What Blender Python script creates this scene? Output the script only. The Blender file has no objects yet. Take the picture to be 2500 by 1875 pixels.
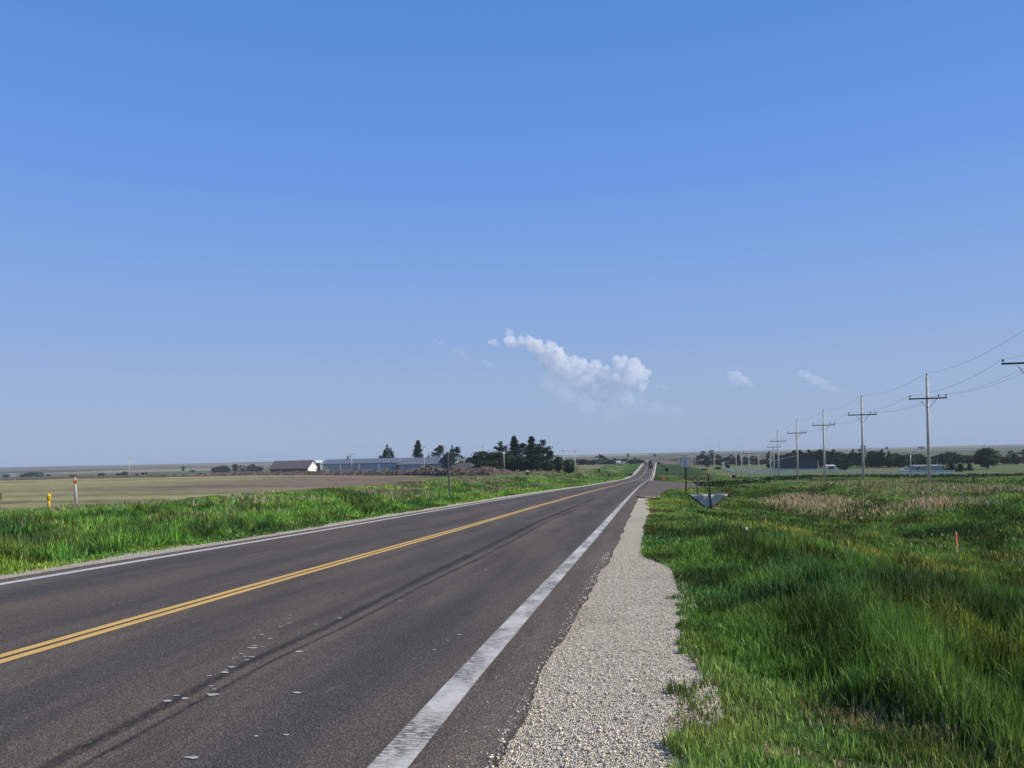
import bpy, bmesh, math, random
import numpy as np
from mathutils import Vector, Matrix

S = bpy.context.scene
COL = S.collection
R = math.radians
rng = np.random.default_rng(11)
random.seed(5)

# ---------------------------------------------------------------- camera
FPX = 1943.0                                  # focal length for a 2500 px wide frame (28 mm equivalent)
ROLL = R(1.28)
YAW = math.atan(0.172)                        # the road runs along +Y, the camera looks a little left of it
EYE = 1.5                                     # eye height
FW = Vector((-math.sin(YAW), math.cos(YAW), 0))
RT = Vector((math.cos(YAW), math.sin(YAW), 0))
UP = Vector((0, 0, 1))
cam = bpy.data.objects.new('camera', bpy.data.cameras.new('camera'))
COL.objects.link(cam)
cam.data.sensor_width = 36
cam.data.lens = 36 * FPX / 2500
cam.data.shift_y = 176.5 / 2500
cam.data.clip_start = 0.1
cam.data.clip_end = 60000
cx = RT * math.cos(ROLL) - UP * math.sin(ROLL)
cy = RT * math.sin(ROLL) + UP * math.cos(ROLL)
cam.matrix_world = Matrix(((cx.x, cy.x, -FW.x, 0), (cx.y, cy.y, -FW.y, 0), (cx.z, cy.z, -FW.z, EYE), (0, 0, 0, 1)))
S.camera = cam

# ---------------------------------------------------------------- light
SUN_AZ, SUN_EL = R(87), R(40)                 # azimuth from +Y towards +X
sd = Vector((math.sin(SUN_AZ) * math.cos(SUN_EL), math.cos(SUN_AZ) * math.cos(SUN_EL), math.sin(SUN_EL)))
sun = bpy.data.objects.new('sun', bpy.data.lights.new('sun', 'SUN'))
COL.objects.link(sun)
sun.data.energy = 4.8
sun.data.angle = R(0.5)
sun.data.color = (1.0, 0.93, 0.80)
sun.rotation_euler = sd.to_track_quat('Z', 'Y').to_euler()
w = bpy.data.worlds.new('World')
S.world = w
w.use_nodes = True
nt = w.node_tree
bg = nt.nodes['Background']
sky = nt.nodes.new('ShaderNodeTexSky')
sky.sky_type = 'NISHITA'
sky.sun_disc = False
sky.sun_elevation = SUN_EL
sky.sun_rotation = SUN_AZ
sky.altitude = 900
sky.air_density = 1.0
sky.dust_density = 0.6
sky.ozone_density = 2.0
geo = nt.nodes.new('ShaderNodeTexCoord')
sep = nt.nodes.new('ShaderNodeSeparateXYZ')
nt.links.new(geo.outputs['Generated'], sep.inputs[0])
rmp = nt.nodes.new('ShaderNodeValToRGB')             # blue of the air by height above the horizon
for k, (p, c) in enumerate([(0.0, (0.340, 0.440, 0.620)), (0.09, (0.310, 0.435, 0.675)), (0.18, (0.245, 0.400, 0.755)), (0.32, (0.150, 0.330, 0.780)), (0.48, (0.092, 0.272, 0.690)), (0.75, (0.075, 0.150, 0.330)), (1.0, (0.06, 0.11, 0.22))]):
    e = rmp.color_ramp.elements[k] if k < 2 else rmp.color_ramp.elements.new(p)
    e.position = p; e.color = (*c, 1)
nt.links.new(sep.outputs[2], rmp.inputs[0])
scl = nt.nodes.new('ShaderNodeVectorMath'); scl.operation = 'SCALE'; scl.inputs['Scale'].default_value = 1 / 0.12
nt.links.new(rmp.outputs[0], scl.inputs[0])
mxs = nt.nodes.new('ShaderNodeMix'); mxs.data_type = 'RGBA'; mxs.inputs[0].default_value = 0.93
nt.links.new(sky.outputs[0], mxs.inputs[6]); nt.links.new(scl.outputs[0], mxs.inputs[7])
nt.links.new(mxs.outputs[2], bg.inputs[0])
bg.inputs[1].default_value = 0.12
S.view_settings.view_transform = 'Standard'
S.view_settings.look = 'None'
S.view_settings.gamma = 1
S.view_settings.exposure = 0
S.cycles.volume_bounces = 4
S.cycles.max_bounces = 6
S.cycles.transparent_max_bounces = 12
S.cycles.use_denoising = True

# ---------------------------------------------------------------- picture <-> place
def uv(px, py):
    dx, dy = px - 1250.0, py - 1114.0
    return dx * math.cos(ROLL) - dy * math.sin(ROLL), dx * math.sin(ROLL) + dy * math.cos(ROLL)
def at(px, py, d):
    u, v = uv(px, py)
    p = (RT * (u / FPX) + FW - UP * (v / FPX)) * d
    return Vector((p.x, p.y, p.z + EYE))

# ---------------------------------------------------------------- noise
def vnoise(x, y, seed=0):
    x = np.asarray(x, float); y = np.asarray(y, float)
    xi = np.floor(x).astype(np.int64); yi = np.floor(y).astype(np.int64)
    fx = x - xi; fy = y - yi
    fx = fx * fx * (3 - 2 * fx); fy = fy * fy * (3 - 2 * fy)
    def h(a, b):
        n = (a * 374761393 + b * 668265263 + seed * 974634777) & 0xffffffff
        n = ((n ^ (n >> 13)) * 1274126177) & 0xffffffff
        n = ((n ^ (n >> 16)) * 2246822519) & 0xffffffff
        return ((n ^ (n >> 15)) & 0xffffff) / 0xffffff
    return (h(xi, yi) * (1 - fx) + h(xi + 1, yi) * fx) * (1 - fy) + (h(xi, yi + 1) * (1 - fx) + h(xi + 1, yi + 1) * fx) * fy
def fbm(x, y, seed=0, o=4):
    a, t, n = 0.5, 0.0, 0.0
    for k in range(o):
        t = t + a * vnoise(x * 2 ** k, y * 2 ** k, seed + k); n += a; a *= 0.5
    return t / n
def sstep(a, b, x):
    t = np.clip((x - a) / (b - a), 0, 1)
    return t * t * (3 - 2 * t)
def table(xs, ys, lo, hi, n, sm):
    g = np.linspace(lo, hi, n); v = np.interp(g, xs, ys)
    k = np.hanning(sm * 2 + 3)[1:-1]; k /= k.sum()
    v = np.convolve(np.pad(v, sm, mode='edge'), k, mode='valid')
    return lambda q: np.interp(q, g, v)

# ---------------------------------------------------------------- the lie of the land (heights are relative to the eye)
road_z = table([-400, -60, 0, 5, 10, 20, 34, 52, 80, 124, 183, 263, 330, 385, 450, 555, 610, 680, 900, 7000],
               [-1.2, -1.25, -1.38, -1.44, -1.57, -1.85, -2.2, -2.68, -3.47, -4.75, -6.3, -8.2, -9.25, -9.5, -8.95, -7.55, -7.4, -8.2, -11, -11], -400, 1000, 4000, 8)
road_x = table([-400, 100, 126, 183, 263, 380, 555, 1000, 7000], [-4.88, -4.88, -4.8, -4.3, -3.5, -2.4, 0, 6, 6], -400, 1000, 2000, 20)
plain_r = table([-400, 0, 52, 80, 124, 183, 263, 330, 700, 1200, 2200, 3600, 4700, 5400, 7000],
                [-1.5, -1.6, -2.7, -3.5, -4.8, -6.4, -8.6, -10.2, -11.2, -10.8, -8.5, -4, 0.2, 0.6, -4], -400, 7000, 4000, 6)
plain_l = table([-400, 0, 53, 100, 200, 300, 420, 600, 800, 1200, 1800, 3000, 4300, 5000, 7000],
                [-1.6, -2.3, -3.2, -3.9, -5.1, -5.8, -6.1, -8.0, -9.9, -13.8, -14.5, -8, -1.6, -0.2, -5], -400, 7000, 4000, 6)
prof_r_t = [0, 0.8, 2, 4.5, 8, 10.5, 12, 16, 22, 30, 300]
prof_r_z = [0, -0.02, -0.12, -0.5, -1.15, -1.4, -1.35, -0.85, -0.5, -0.42, -0.42]
prof_l_t = [0, 1, 3, 6, 10, 16, 300]
prof_l_z = [0, -0.04, -0.28, -0.55, -0.55, -0.25, -0.2]
def ground_rel(X, Y):
    X = np.asarray(X, float); Y = np.asarray(Y, float)
    r = np.hypot(X, Y)
    xc = road_x(Y); zr = road_z(Y)
    tr = X - (xc + 4.2); tl = (xc - 4.1) - X
    dist = np.where(r > 500, r, np.maximum(Y, -350.0) + sstep(300, 500, r) * (r - Y))
    deep = 0.25 + 0.75 * (1 - sstep(70, 105, Y))
    zR = zr + np.interp(tr, prof_r_t, prof_r_z) * deep
    wr = sstep(10, 40, tr)
    zR = zR * (1 - wr) + (plain_r(dist) - 0.42 * deep) * wr
    zL = zr + np.interp(tl, prof_l_t, prof_l_z)
    wl = sstep(6, 34, tl)
    zL = zL * (1 - wl) + plain_l(dist) * wl
    z = np.where(X > xc, zR, zL)
    far = sstep(700, 1400, r)
    zf = plain_r(dist) * sstep(-600, 500, X) + plain_l(dist) * (1 - sstep(-600, 500, X))
    z = z * (1 - far) + zf * far
    off = np.maximum(tr, tl)
    z = z + sstep(0.8, 4, off) * (0.22 * (fbm(X / 5, Y / 5, 3) - 0.5) + sstep(60, 200, r) * 0.5 * (fbm(X / 40, Y / 40, 9) - 0.5))
    z = z + sstep(900, 2500, r) * 5.0 * (fbm(X / 900, Y / 900, 21, 3) - 0.5)
    return z
def ground(X, Y):
    return float(ground_rel(X, Y)) + EYE
_D = np.geomspace(2.5, 4500, 9000)
def hit(px, py):
    """where the ground is seen at this place of the picture"""
    u, v = uv(px, py)
    X = _D * (RT.x * u / FPX + FW.x); Y = _D * (RT.y * u / FPX + FW.y)
    below = (-v / FPX * _D) <= ground_rel(X, Y)
    i = int(np.argmax(below)) if below.any() else len(_D) - 1
    return Vector((X[i], Y[i], ground(X[i], Y[i]))), float(_D[i])
def hit_above(px, py, up):
    u, v = uv(px, py)
    X = _D * (RT.x * u / FPX + FW.x); Y = _D * (RT.y * u / FPX + FW.y)
    i = int(np.argmax((-v / FPX * _D) <= ground_rel(X, Y) + up))
    return X[i], Y[i]
def on_ground(px, d):
    u, v = uv(px, 1150)
    p = (RT * (u / FPX) + FW) * d
    return Vector((p.x, p.y, ground(p.x, p.y)))

# ---------------------------------------------------------------- scene helpers
def tag(o, label=None, cat=None, group=None, kind=None):
    if label: o['label'] = label
    if cat: o['category'] = cat
    if group: o['group'] = group
    if kind: o['kind'] = kind
    return o
def thing(name, loc, label, cat, group=None, rz=0.0):
    o = bpy.data.objects.new(name, None)
    o.empty_display_size = 0.3
    COL.objects.link(o)
    o.location = loc; o.rotation_euler = (0, 0, rz)
    return tag(o, label, cat, group)
def dup(root, loc, label, group=None, rz=None, sc=None):
    r = root.copy(); COL.objects.link(r); r.location = loc; r['label'] = label
    if group: r['group'] = group
    if rz is not None: r.rotation_euler = (0, 0, rz)
    if sc is not None: r.scale = sc
    for ch in list(root.children):
        c = ch.copy(); COL.objects.link(c); c.parent = r
        for g in list(ch.children):
            q = g.copy(); COL.objects.link(q); q.parent = c
    return r
class MB:
    def __init__(s): s.v = []; s.f = []
    def add(s, vs, fs):
        b = len(s.v); s.v += [tuple(v) for v in vs]; s.f += [tuple(i + b for i in f) for f in fs]; return s
    def box(s, c, d, rz=0.0):
        c = Vector(c); h = Vector(d) / 2; m = Matrix.Rotation(rz, 3, 'Z')
        vs = [c + m @ Vector((x * h.x, y * h.y, z * h.z)) for z in (-1, 1) for y in (-1, 1) for x in (-1, 1)]
        return s.add(vs, [(0, 2, 3, 1), (4, 5, 7, 6), (0, 1, 5, 4), (2, 6, 7, 3), (0, 4, 6, 2), (1, 3, 7, 5)])
    def tube(s, p0, p1, r0, r1=None, n=10, cap=True):
        p0 = Vector(p0); p1 = Vector(p1); r1 = r0 if r1 is None else r1
        a = (p1 - p0).normalized(); t = a.orthogonal().normalized(); b = a.cross(t)
        vs = []
        for p, r in ((p0, r0), (p1, r1)):
            for k in range(n):
                q = 2 * math.pi * k / n
                vs.append(p + (t * math.cos(q) + b * math.sin(q)) * r)
        fs = [(k, (k + 1) % n, n + (k + 1) % n, n + k) for k in range(n)]
        if cap: fs += [tuple(range(n - 1, -1, -1)), tuple(range(n, 2 * n))]
        return s.add(vs, fs)
    def lathe(s, c, prof, n=14):
        c = Vector(c); vs = []; fs = []
        for r, z in prof:
            for k in range(n):
                q = 2 * math.pi * k / n
                vs.append(c + Vector((r * math.cos(q), r * math.sin(q), z)))
        for j in range(len(prof) - 1):
            for k in range(n):
                fs.append((j * n + k, j * n + (k + 1) % n, (j + 1) * n + (k + 1) % n, (j + 1) * n + k))
        fs += [tuple(range(n - 1, -1, -1)), tuple(range((len(prof) - 1) * n, len(prof) * n))]
        return s.add(vs, fs)
    def prism(s, pts, off):
        """a flat outline pushed along off"""
        n = len(pts); off = Vector(off)
        vs = [Vector(p) for p in pts] + [Vector(p) + off for p in pts]
        return s.add(vs, [tuple(range(n - 1, -1, -1)), tuple(range(n, 2 * n))] + [(k, (k + 1) % n, n + (k + 1) % n, n + k) for k in range(n)])
    def build(s, name, m, parent=None, smooth=False):
        me = bpy.data.meshes.new(name); me.from_pydata(s.v, [], s.f); me.update()
        bm = bmesh.new(); bm.from_mesh(me); bmesh.ops.recalc_face_normals(bm, faces=bm.faces); bm.to_mesh(me); bm.free()
        if m: me.materials.append(m)
        if smooth: me.polygons.foreach_set('use_smooth', [True] * len(me.polygons))
        o = bpy.data.objects.new(name, me); COL.objects.link(o)
        if parent: o.parent = parent
        return o
def np_mesh(name, V, F, col=None, uvs=None, m=None, smooth=False):
    """V (n,3), F (m,k) arrays -> mesh with a point colour"""
    me = bpy.data.meshes.new(name)
    k = F.shape[1]
    me.vertices.add(len(V)); me.vertices.foreach_set('co', np.ascontiguousarray(V, np.float32).ravel())
    me.loops.add(F.size); me.loops.foreach_set('vertex_index', np.ascontiguousarray(F, np.int32).ravel())
    me.polygons.add(len(F)); me.polygons.foreach_set('loop_start', np.arange(0, F.size, k, dtype=np.int32))
    me.update(calc_edges=True)
    if smooth: me.polygons.foreach_set('use_smooth', np.ones(len(F), bool))
    if col is not None:
        a = me.color_attributes.new('tint', 'FLOAT_COLOR', 'POINT')
        a.data.foreach_set('color', np.c_[col, np.ones(len(col))].astype(np.float32).ravel())
    if uvs is not None:
        l = me.uv_layers.new(name='lane')
        l.data.foreach_set('uv', uvs[F.ravel()].astype(np.float32).ravel())
    if m: me.materials.append(m)
    return me
def link(name, me, parent=None):
    o = bpy.data.objects.new(name, me); COL.objects.link(o)
    if parent: o.parent = parent
    return o
def grid_faces(nr, nc, wrap=False):
    a = np.arange(nr - 1)[:, None] * nc + np.arange(nc - (0 if wrap else 1))[None, :]
    b = np.arange(nr - 1)[:, None] * nc + (np.arange(nc - (0 if wrap else 1))[None, :] + 1) % nc
    return np.stack([a, b, b + nc, a + nc], -1).reshape(-1, 4)

# ---------------------------------------------------------------- materials
class NT:
    def __init__(s, name):
        s.m = bpy.data.materials.new(name); s.m.use_nodes = True
        s.t = s.m.node_tree; s.p = s.t.nodes['Principled BSDF']; s.out = s.t.nodes['Material Output']
        s.p.inputs['Specular IOR Level'].default_value = 0.3
    def n(s, typ, **kw):
        q = s.t.nodes.new(typ)
        for k, v in kw.items():
            if k.startswith('i_'):
                key = k[2:]; key = int(key) if key.isdigit() else key.replace('_', ' ')
                s.set(q.inputs[key], v)
            else: setattr(q, k, v)
        return q
    def set(s, inp, v):
        if hasattr(v, 'node'): s.t.links.new(v, inp)
        else: inp.default_value = v
    def mix(s, f, a, b, mode='MIX'):
        q = s.t.nodes.new('ShaderNodeMix'); q.data_type = 'RGBA'; q.blend_type = mode
        s.set(q.inputs[0], f)
        for i, c in ((6, a), (7, b)):
            s.set(q.inputs[i], c if hasattr(c, 'node') else (*c, 1))
        return q.outputs[2]
    def noise(s, scale, detail=4, vec=None, rough=0.6):
        q = s.n('ShaderNodeTexNoise', i_Scale=scale, i_Detail=detail, i_Roughness=rough)
        s.t.links.new(vec if vec else s.pos(), q.inputs['Vector'])
        return q.outputs[0]
    def pos(s):
        if not hasattr(s, '_pos'): s._pos = s.n('ShaderNodeTexCoord').outputs['Object']
        return s._pos
    def ramp(s, x, stops):
        q = s.n('ShaderNodeValToRGB'); e = q.color_ramp.elements
        for k, (p, c) in enumerate(stops):
            if k > 1: e.new(p)
            e[k].position = p; e[k].color = (*c, 1) if isinstance(c, (tuple, list)) else (c, c, c, 1)
        s.set(q.inputs[0], x)
        return q.outputs[0]
    def math(s, op, a, b=0.0, c=0.0):
        q = s.n('ShaderNodeMath', operation=op)
        s.set(q.inputs[0], a); s.set(q.inputs[1], b); s.set(q.inputs[2], c)
        return q.outputs[0]
    def bump(s, h, dist, strength=1.0):
        q = s.n('ShaderNodeBump', i_Strength=strength, i_Distance=dist); s.set(q.inputs['Height'], h)
        s.t.links.new(q.outputs[0], s.p.inputs['Normal'])
    def base(s, c, rough=0.8):
        s.set(s.p.inputs['Base Color'], c if hasattr(c, 'node') else (*c, 1)); s.p.inputs['Roughness'].default_value = rough
        return s
def plain(name, c, rough=0.7, var=0.15, scale=3.0, metal=0.0, bump=0.0):
    t = NT(name)
    f = t.noise(scale, 5)
    f = t.ramp(f, [(0.3, 0.0), (0.7, 1.0)])
    t.base(t.mix(f, [x * (1 - var) for x in c], [min(1, x * (1 + var)) for x in c]), rough)
    t.p.inputs['Metallic'].default_value = metal
    if bump: t.bump(t.noise(scale * 6, 5), bump)
    return t.m

# ---------------------------------------------------------------- ground cover (what grows where)
C_SOIL = np.array([0.13, 0.098, 0.072]); C_GREEN = np.array([0.062, 0.115, 0.026]); C_LUSH = np.array([0.052, 0.125, 0.02])
C_LIGHT = np.array([0.115, 0.165, 0.045]); C_DRY = np.array([0.33, 0.265, 0.165]); C_PALE = np.array([0.30, 0.275, 0.19])
C_FIELD = np.array([0.335, 0.325, 0.165]); C_SAND = np.array([0.36, 0.31, 0.25])
def lerp(a, b, t): return a * (1 - t[:, None]) + b * t[:, None]
def dryness(X, Y):
    """0 green .. 1 dry standing grass, right-hand ditch and verge"""
    n = fbm(X / 3.5, Y / 7, 31); n2 = fbm(X / 8, Y / 16, 33)
    core = np.exp(-((X - 11.5 - 0.05 * (Y - 60)) / 2.8) ** 2 - ((Y - 63) / 11) ** 2)
    core2 = 0.85 * np.exp(-((X - 15) / 3.0) ** 2 - ((Y - 47) / 5) ** 2)
    core3 = 0.48 * sstep(15, 21, X) * sstep(50, 62, Y) * (1 - sstep(95, 120, Y)) * sstep(0.38, 0.56, n2)
    return np.clip((np.maximum.reduce([core, core2, core3]) * 1.6 + (n - 0.55) * 0.9), 0, 1) * (X > 3)
def left_dry(X, Y):
    n = fbm(X / 5, Y / 9, 47)
    t = -9.2 - X
    edge = 11 + 12 * (fbm(X * 0 + 3.3, Y / 14, 53) - 0.25) + sstep(90, 40, Y) * 10
    return np.clip(sstep(edge + 2, edge + 12, t) * sstep(0.40, 0.56, n) + np.clip((n - 0.55) * 6, 0, 0.85) * sstep(4, 8, t), 0, 1)
def cover(X, Y):
    n1 = fbm(X / 2.2, Y / 2.2, 5); n2 = fbm(X / 14, Y / 14, 6); n3 = fbm(X / 0.7, Y / 0.7, 7, 3)
    r = np.hypot(X, Y)
    g = lerp(C_GREEN[None] * np.ones((len(X), 1)), C_LIGHT, sstep(0.45, 0.7, n1) * 0.7)
    g = lerp(g, C_LUSH, sstep(0.5, 0.65, n2))
    g = lerp(g, C_SOIL * 0.8, sstep(0.55, 0.8, n3) * 0.6 * (r < 60))
    # right
    c = lerp(g, C_DRY, dryness(X, Y))
    hz_ = sstep(150, 200, Y)
    c = lerp(c, c * 0.62, hz_)
    c = lerp(c, np.array([0.27, 0.225, 0.15]), hz_ * sstep(0.55, 0.66, fbm(X / 14, Y / 30, 18)) * 0.85 * sstep(4, 9, X))
    c = lerp(c, np.array([0.030, 0.050, 0.018]), hz_ * sstep(0.54, 0.66, fbm(X / 18, Y / 22, 19)) * 0.7)  # dark green patches, shadows on the far slope painted into the ground colour
    f = sstep(24, 34, X)
    rf = lerp(C_LIGHT[None] * np.ones((len(X), 1)), C_FIELD * 0.7, sstep(0.42, 0.6, fbm(X / 60, Y / 18, 12)) * 0.75)
    rf = lerp(rf, np.array([0.08, 0.13, 0.04]), sstep(0.5, 0.62, fbm(X / 40, Y / 12, 15)) * 0.8)
    rf = lerp(rf, np.array([0.135, 0.165, 0.075]), sstep(170, 260, Y) * 0.8)
    rf = lerp(rf, np.array([0.075, 0.105, 0.04]), sstep(0.48, 0.60, fbm(X / 55, Y / 9, 16)) * 0.75 * sstep(330, 250, Y))
    rf = lerp(rf, np.array([0.26, 0.23, 0.15]), sstep(0.56, 0.66, fbm(X / 45, Y / 10, 17)) * 0.7 * sstep(90, 140, Y) * sstep(330, 250, Y))
    band = sstep(33, 38, X) * np.exp(-((Y - 84) / 4) ** 2)
    rf = lerp(rf, np.array([0.14, 0.09, 0.07]), band * sstep(0.35, 0.5, n1))
    cr = lerp(c, rf, f)
    cr = lerp(cr, np.array([0.042, 0.050, 0.022]), sstep(0.6, 1.6, X) * sstep(4.6, 6.0, Y) * sstep(40, 22, r) * 0.85)  # soil under the tall grass darkened, painting in shade between the blades
    # left
    t = -9.2 - X
    stripe = fbm(X / 70, Y / 7 + X / 60, 41)
    lf = lerp(C_FIELD[None] * np.ones((len(X), 1)), np.array([0.225, 0.198, 0.122]), sstep(0.44, 0.56, stripe) * 0.9)
    lf = lerp(lf, np.array([0.275, 0.285, 0.125]), sstep(0.50, 0.68, fbm(X / 50, Y / 10, 43)) * 0.7)
    lf = lerp(lf, C_SOIL * 0.95, sstep(0.5, 0.72, fbm(X / 9, Y / 4, 45)) * 0.6 * sstep(90, 60, Y))
    brown = sstep(-125, -80, X + 0.25 * (Y - 150) + 45 * (fbm(X / 40, Y / 12, 48) - 0.5)) * sstep(95, 130, Y - 0.2 * X * 0 + 30 * (fbm(X / 30, Y / 9, 49) - 0.5))
    lf = lerp(lf, lerp(np.array([0.245, 0.195, 0.150])[None] * np.ones((len(X), 1)), C_SOIL * 1.3, sstep(0.4, 0.65, fbm(X / 20, Y / 4, 50))), brown)
    lawn = sstep(-75, -55, X) * sstep(185, 205, Y) * sstep(300, 265, Y)
    lf = lerp(lf, np.array([0.085, 0.15, 0.035]), lawn * 0.9)
    lf = lerp(lf, lerp(np.array([[0.30, 0.235, 0.17]]) * np.ones((len(X), 1)), np.array([0.22, 0.17, 0.125]), sstep(0.4, 0.6, fbm(X / 30, Y / 12, 52))), sstep(225, 300, Y) * (X > -120) * sstep(-17, -24, X + 5 * (fbm(X / 9, Y / 20, 54) - 0.5)))
    cl = lerp(g, np.array([0.27, 0.25, 0.15]), left_dry(X, Y) * sstep(3, 8, t) * 0.9)
    cl = lerp(cl, lf, sstep(18, 30, t + 8 * (fbm(X / 8, Y / 14, 51) - 0.5)))
    c = np.where((X > road_x(Y))[:, None], cr, cl)
    # far country: rectangular fields
    fa = sstep(520, 900, r)
    q = vnoise(np.floor(X / 420) * 7.31 + 0.5, np.floor(Y / 330 + 0.4 * np.floor(X / 420)) * 3.77 + 0.5, 61)
    pal = np.array([[0.085, 0.12, 0.06], [0.24, 0.205, 0.145], [0.12, 0.145, 0.075], [0.17, 0.13, 0.105], [0.06, 0.095, 0.05], [0.27, 0.245, 0.165], [0.10, 0.125, 0.065]])
    fc = pal[np.clip((q * 7).astype(int), 0, 6)]
    fc = fc * (0.85 + 0.3 * fbm(X / 120, Y / 60, 63))[:, None]
    return lerp(c, fc, fa)

# ---------------------------------------------------------------- ground sheet
rad = np.concatenate([[0.0], np.geomspace(0.7, 6400, 460)])
head = -YAW
fine = np.linspace(-0.80, 0.80, 760)
coarse = np.linspace(0.80, 2 * np.pi - 0.80, 90)[1:-1]
ang = np.concatenate([fine, coarse]) + head
RR, AA = np.meshgrid(rad, ang, indexing='ij')
GX = (RR * np.sin(AA)).ravel(); GY = (RR * np.cos(AA)).ravel()
GZ = ground_rel(GX, GY) + EYE
tt = np.abs(GX - road_x(GY))
GZ -= 0.10 * (1 - sstep(4.75, 5.2, tt)) * sstep(1.0, 3.0, RR.ravel() + 3)
gcol = np.empty((len(GX), 3))
for k in range(0, len(GX), 100000):
    gcol[k:k + 100000] = cover(GX[k:k + 100000], GY[k:k + 100000])
t = NT('ground_cover')
vc = t.n('ShaderNodeVertexColor', layer_name='tint').outputs[0]
f = t.ramp(t.noise(6.0, 6), [(0.3, 0.55), (0.7, 1.35)])
f2 = t.ramp(t.noise(0.35, 6, rough=0.75), [(0.3, 0.72), (0.7, 1.25)])
cc = t.mix(1.0, vc, f, 'MULTIPLY'); cc = t.mix(1.0, cc, f2, 'MULTIPLY')
t.base(cc, 0.95); t.p.inputs['Specular IOR Level'].default_value = 0.05
t.bump(t.noise(2.2, 8, rough=0.7), 0.25, 0.9)
M_GROUND = t.m
g = link('ground', np_mesh('ground', np.c_[GX, GY, GZ], grid_faces(len(rad), len(ang), True), gcol, m=M_GROUND, smooth=True))
tag(g, kind='structure')

# ---------------------------------------------------------------- road
def ys(a, b, step0=0.35, k=0.012):
    o = [a]
    while o[-1] < b: o.append(o[-1] + max(step0, abs(o[-1]) * k))
    return np.array(o)
def strip(name, Y, xl, xr, n, dz, m, follow=None, wob=None):
    """sheet between two edges measured from the road's middle line; uv = metres across, metres along"""
    s = np.linspace(0, 1, n)
    XL = xl(Y) if callable(xl) else np.full_like(Y, xl); XR = xr(Y) if callable(xr) else np.full_like(Y, xr)
    A = XL[:, None] * (1 - s) + XR[:, None] * s
    YY = np.repeat(Y[:, None], n, 1)
    X = A + road_x(YY)
    Z = (follow(X, YY) if follow else road_z(YY)) + EYE + dz
    if callable(dz): pass
    V = np.c_[X.ravel(), YY.ravel(), Z.ravel()]
    o = link(name, np_mesh(name, V, grid_faces(len(Y), n), uvs=np.c_[A.ravel(), YY.ravel()], m=m, smooth=True))
    return tag(o, kind='structure')
t = NT('asphalt')
uvn = t.n('ShaderNodeUVMap', uv_map='lane').outputs[0]
sp = t.n('ShaderNodeSeparateXYZ'); t.t.links.new(uvn, sp.inputs[0]); ax, ay = sp.outputs[0], sp.outputs[1]
st = t.n('ShaderNodeMapping'); t.t.links.new(uvn, st.inputs['Vector']); st.inputs['Scale'].default_value = (1.0, 0.12, 1)
blot = t.noise(1.6, 6, st.outputs[0], 0.65)
grain = t.n('ShaderNodeTexVoronoi', i_Scale=95.0); t.t.links.new(t.pos(), grain.inputs['Vector'])
gr = t.ramp(t.math('MULTIPLY', grain.outputs['Color'], 1.0), [(0.0, 0.45), (0.55, 0.85), (0.9, 1.35), (1.0, 2.6)])
c = t.ramp(blot, [(0.34, (0.076, 0.063, 0.053)), (0.5, (0.116, 0.097, 0.081)), (0.66, (0.160, 0.133, 0.108))])
# darker wheel paths in both lanes
def track(cx, w):
    d = t.math('DIVIDE', t.math('SUBTRACT', ax, cx), w)
    return t.math('EXPONENT', t.math('MULTIPLY', t.math('MULTIPLY', d, d), -1.0))
tr = t.math('ADD', t.math('ADD', track(-2.75, 0.5), track(-1.05, 0.45)), t.math('ADD', track(1.2, 0.42), track(2.95, 0.45)))
c = t.mix(t.math('MULTIPLY', tr, t.ramp(t.noise(0.5, 4, st.outputs[0]), [(0.3, 0.35), (0.65, 0.95)])), c, (0.066, 0.062, 0.063))
rust = t.ramp(t.noise(0.8, 5, st.outputs[0]), [(0.47, 0.0), (0.64, 0.6)])
c = t.mix(rust, c, (0.148, 0.104, 0.078))
out = t.ramp(t.math('ABSOLUTE', ax), [(0.372, 0.0), (0.385, 1.0)])        # outside the edge lines: browner, gritty
out = t.n('ShaderNodeMapRange', i_Value=t.math('ABSOLUTE', ax), i_1=3.7, i_2=3.9).outputs[0]
c = t.mix(out, c, t.ramp(blot, [(0.36, (0.100, 0.078, 0.062)), (0.64, (0.165, 0.132, 0.105))]))
grit = t.n('ShaderNodeTexVoronoi', i_Scale=38.0); t.t.links.new(t.pos(), grit.inputs['Vector'])
gm = t.math('MULTIPLY', t.ramp(grit.outputs['Distance'], [(0.18, 1.0), (0.30, 0.0)]), t.ramp(t.noise(9.0, 2), [(0.50, 0.0), (0.56, 1.0)]))
c = t.mix(t.math('MULTIPLY', gm, t.math('MULTIPLY', t.math('ADD', out, 0.06), 0.8)), c, (0.36, 0.31, 0.26))
c = t.mix(1.0, c, gr, 'MULTIPLY')
crk = t.n('ShaderNodeTexVoronoi', i_Scale=0.55, feature='DISTANCE_TO_EDGE'); wv = t.n('ShaderNodeVectorMath', operation='ADD')
t.t.links.new(t.pos(), wv.inputs[0]); nz = t.n('ShaderNodeTexNoise', i_Scale=1.5, i_Detail=5.0); t.t.links.new(t.pos(), nz.inputs['Vector']); t.t.links.new(nz.outputs['Color'], wv.inputs[1]); t.t.links.new(wv.outputs[0], crk.inputs['Vector'])
cm = t.math('MULTIPLY', t.ramp(crk.outputs[0], [(0.0, 1.0), (0.006, 0.0)]), t.ramp(t.noise(0.25, 3), [(0.52, 0.0), (0.60, 0.7)]))
c = t.mix(cm, c, (0.03, 0.028, 0.027))
scf = t.n('ShaderNodeMapping'); t.t.links.new(uvn, scf.inputs['Vector']); scf.inputs['Scale'].default_value = (2.2, 0.5, 1)
c = t.mix(t.ramp(t.noise(1.7, 7, scf.outputs[0], 0.7), [(0.60, 0.0), (0.72, 0.6)]), c, (0.040, 0.037, 0.036))
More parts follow.
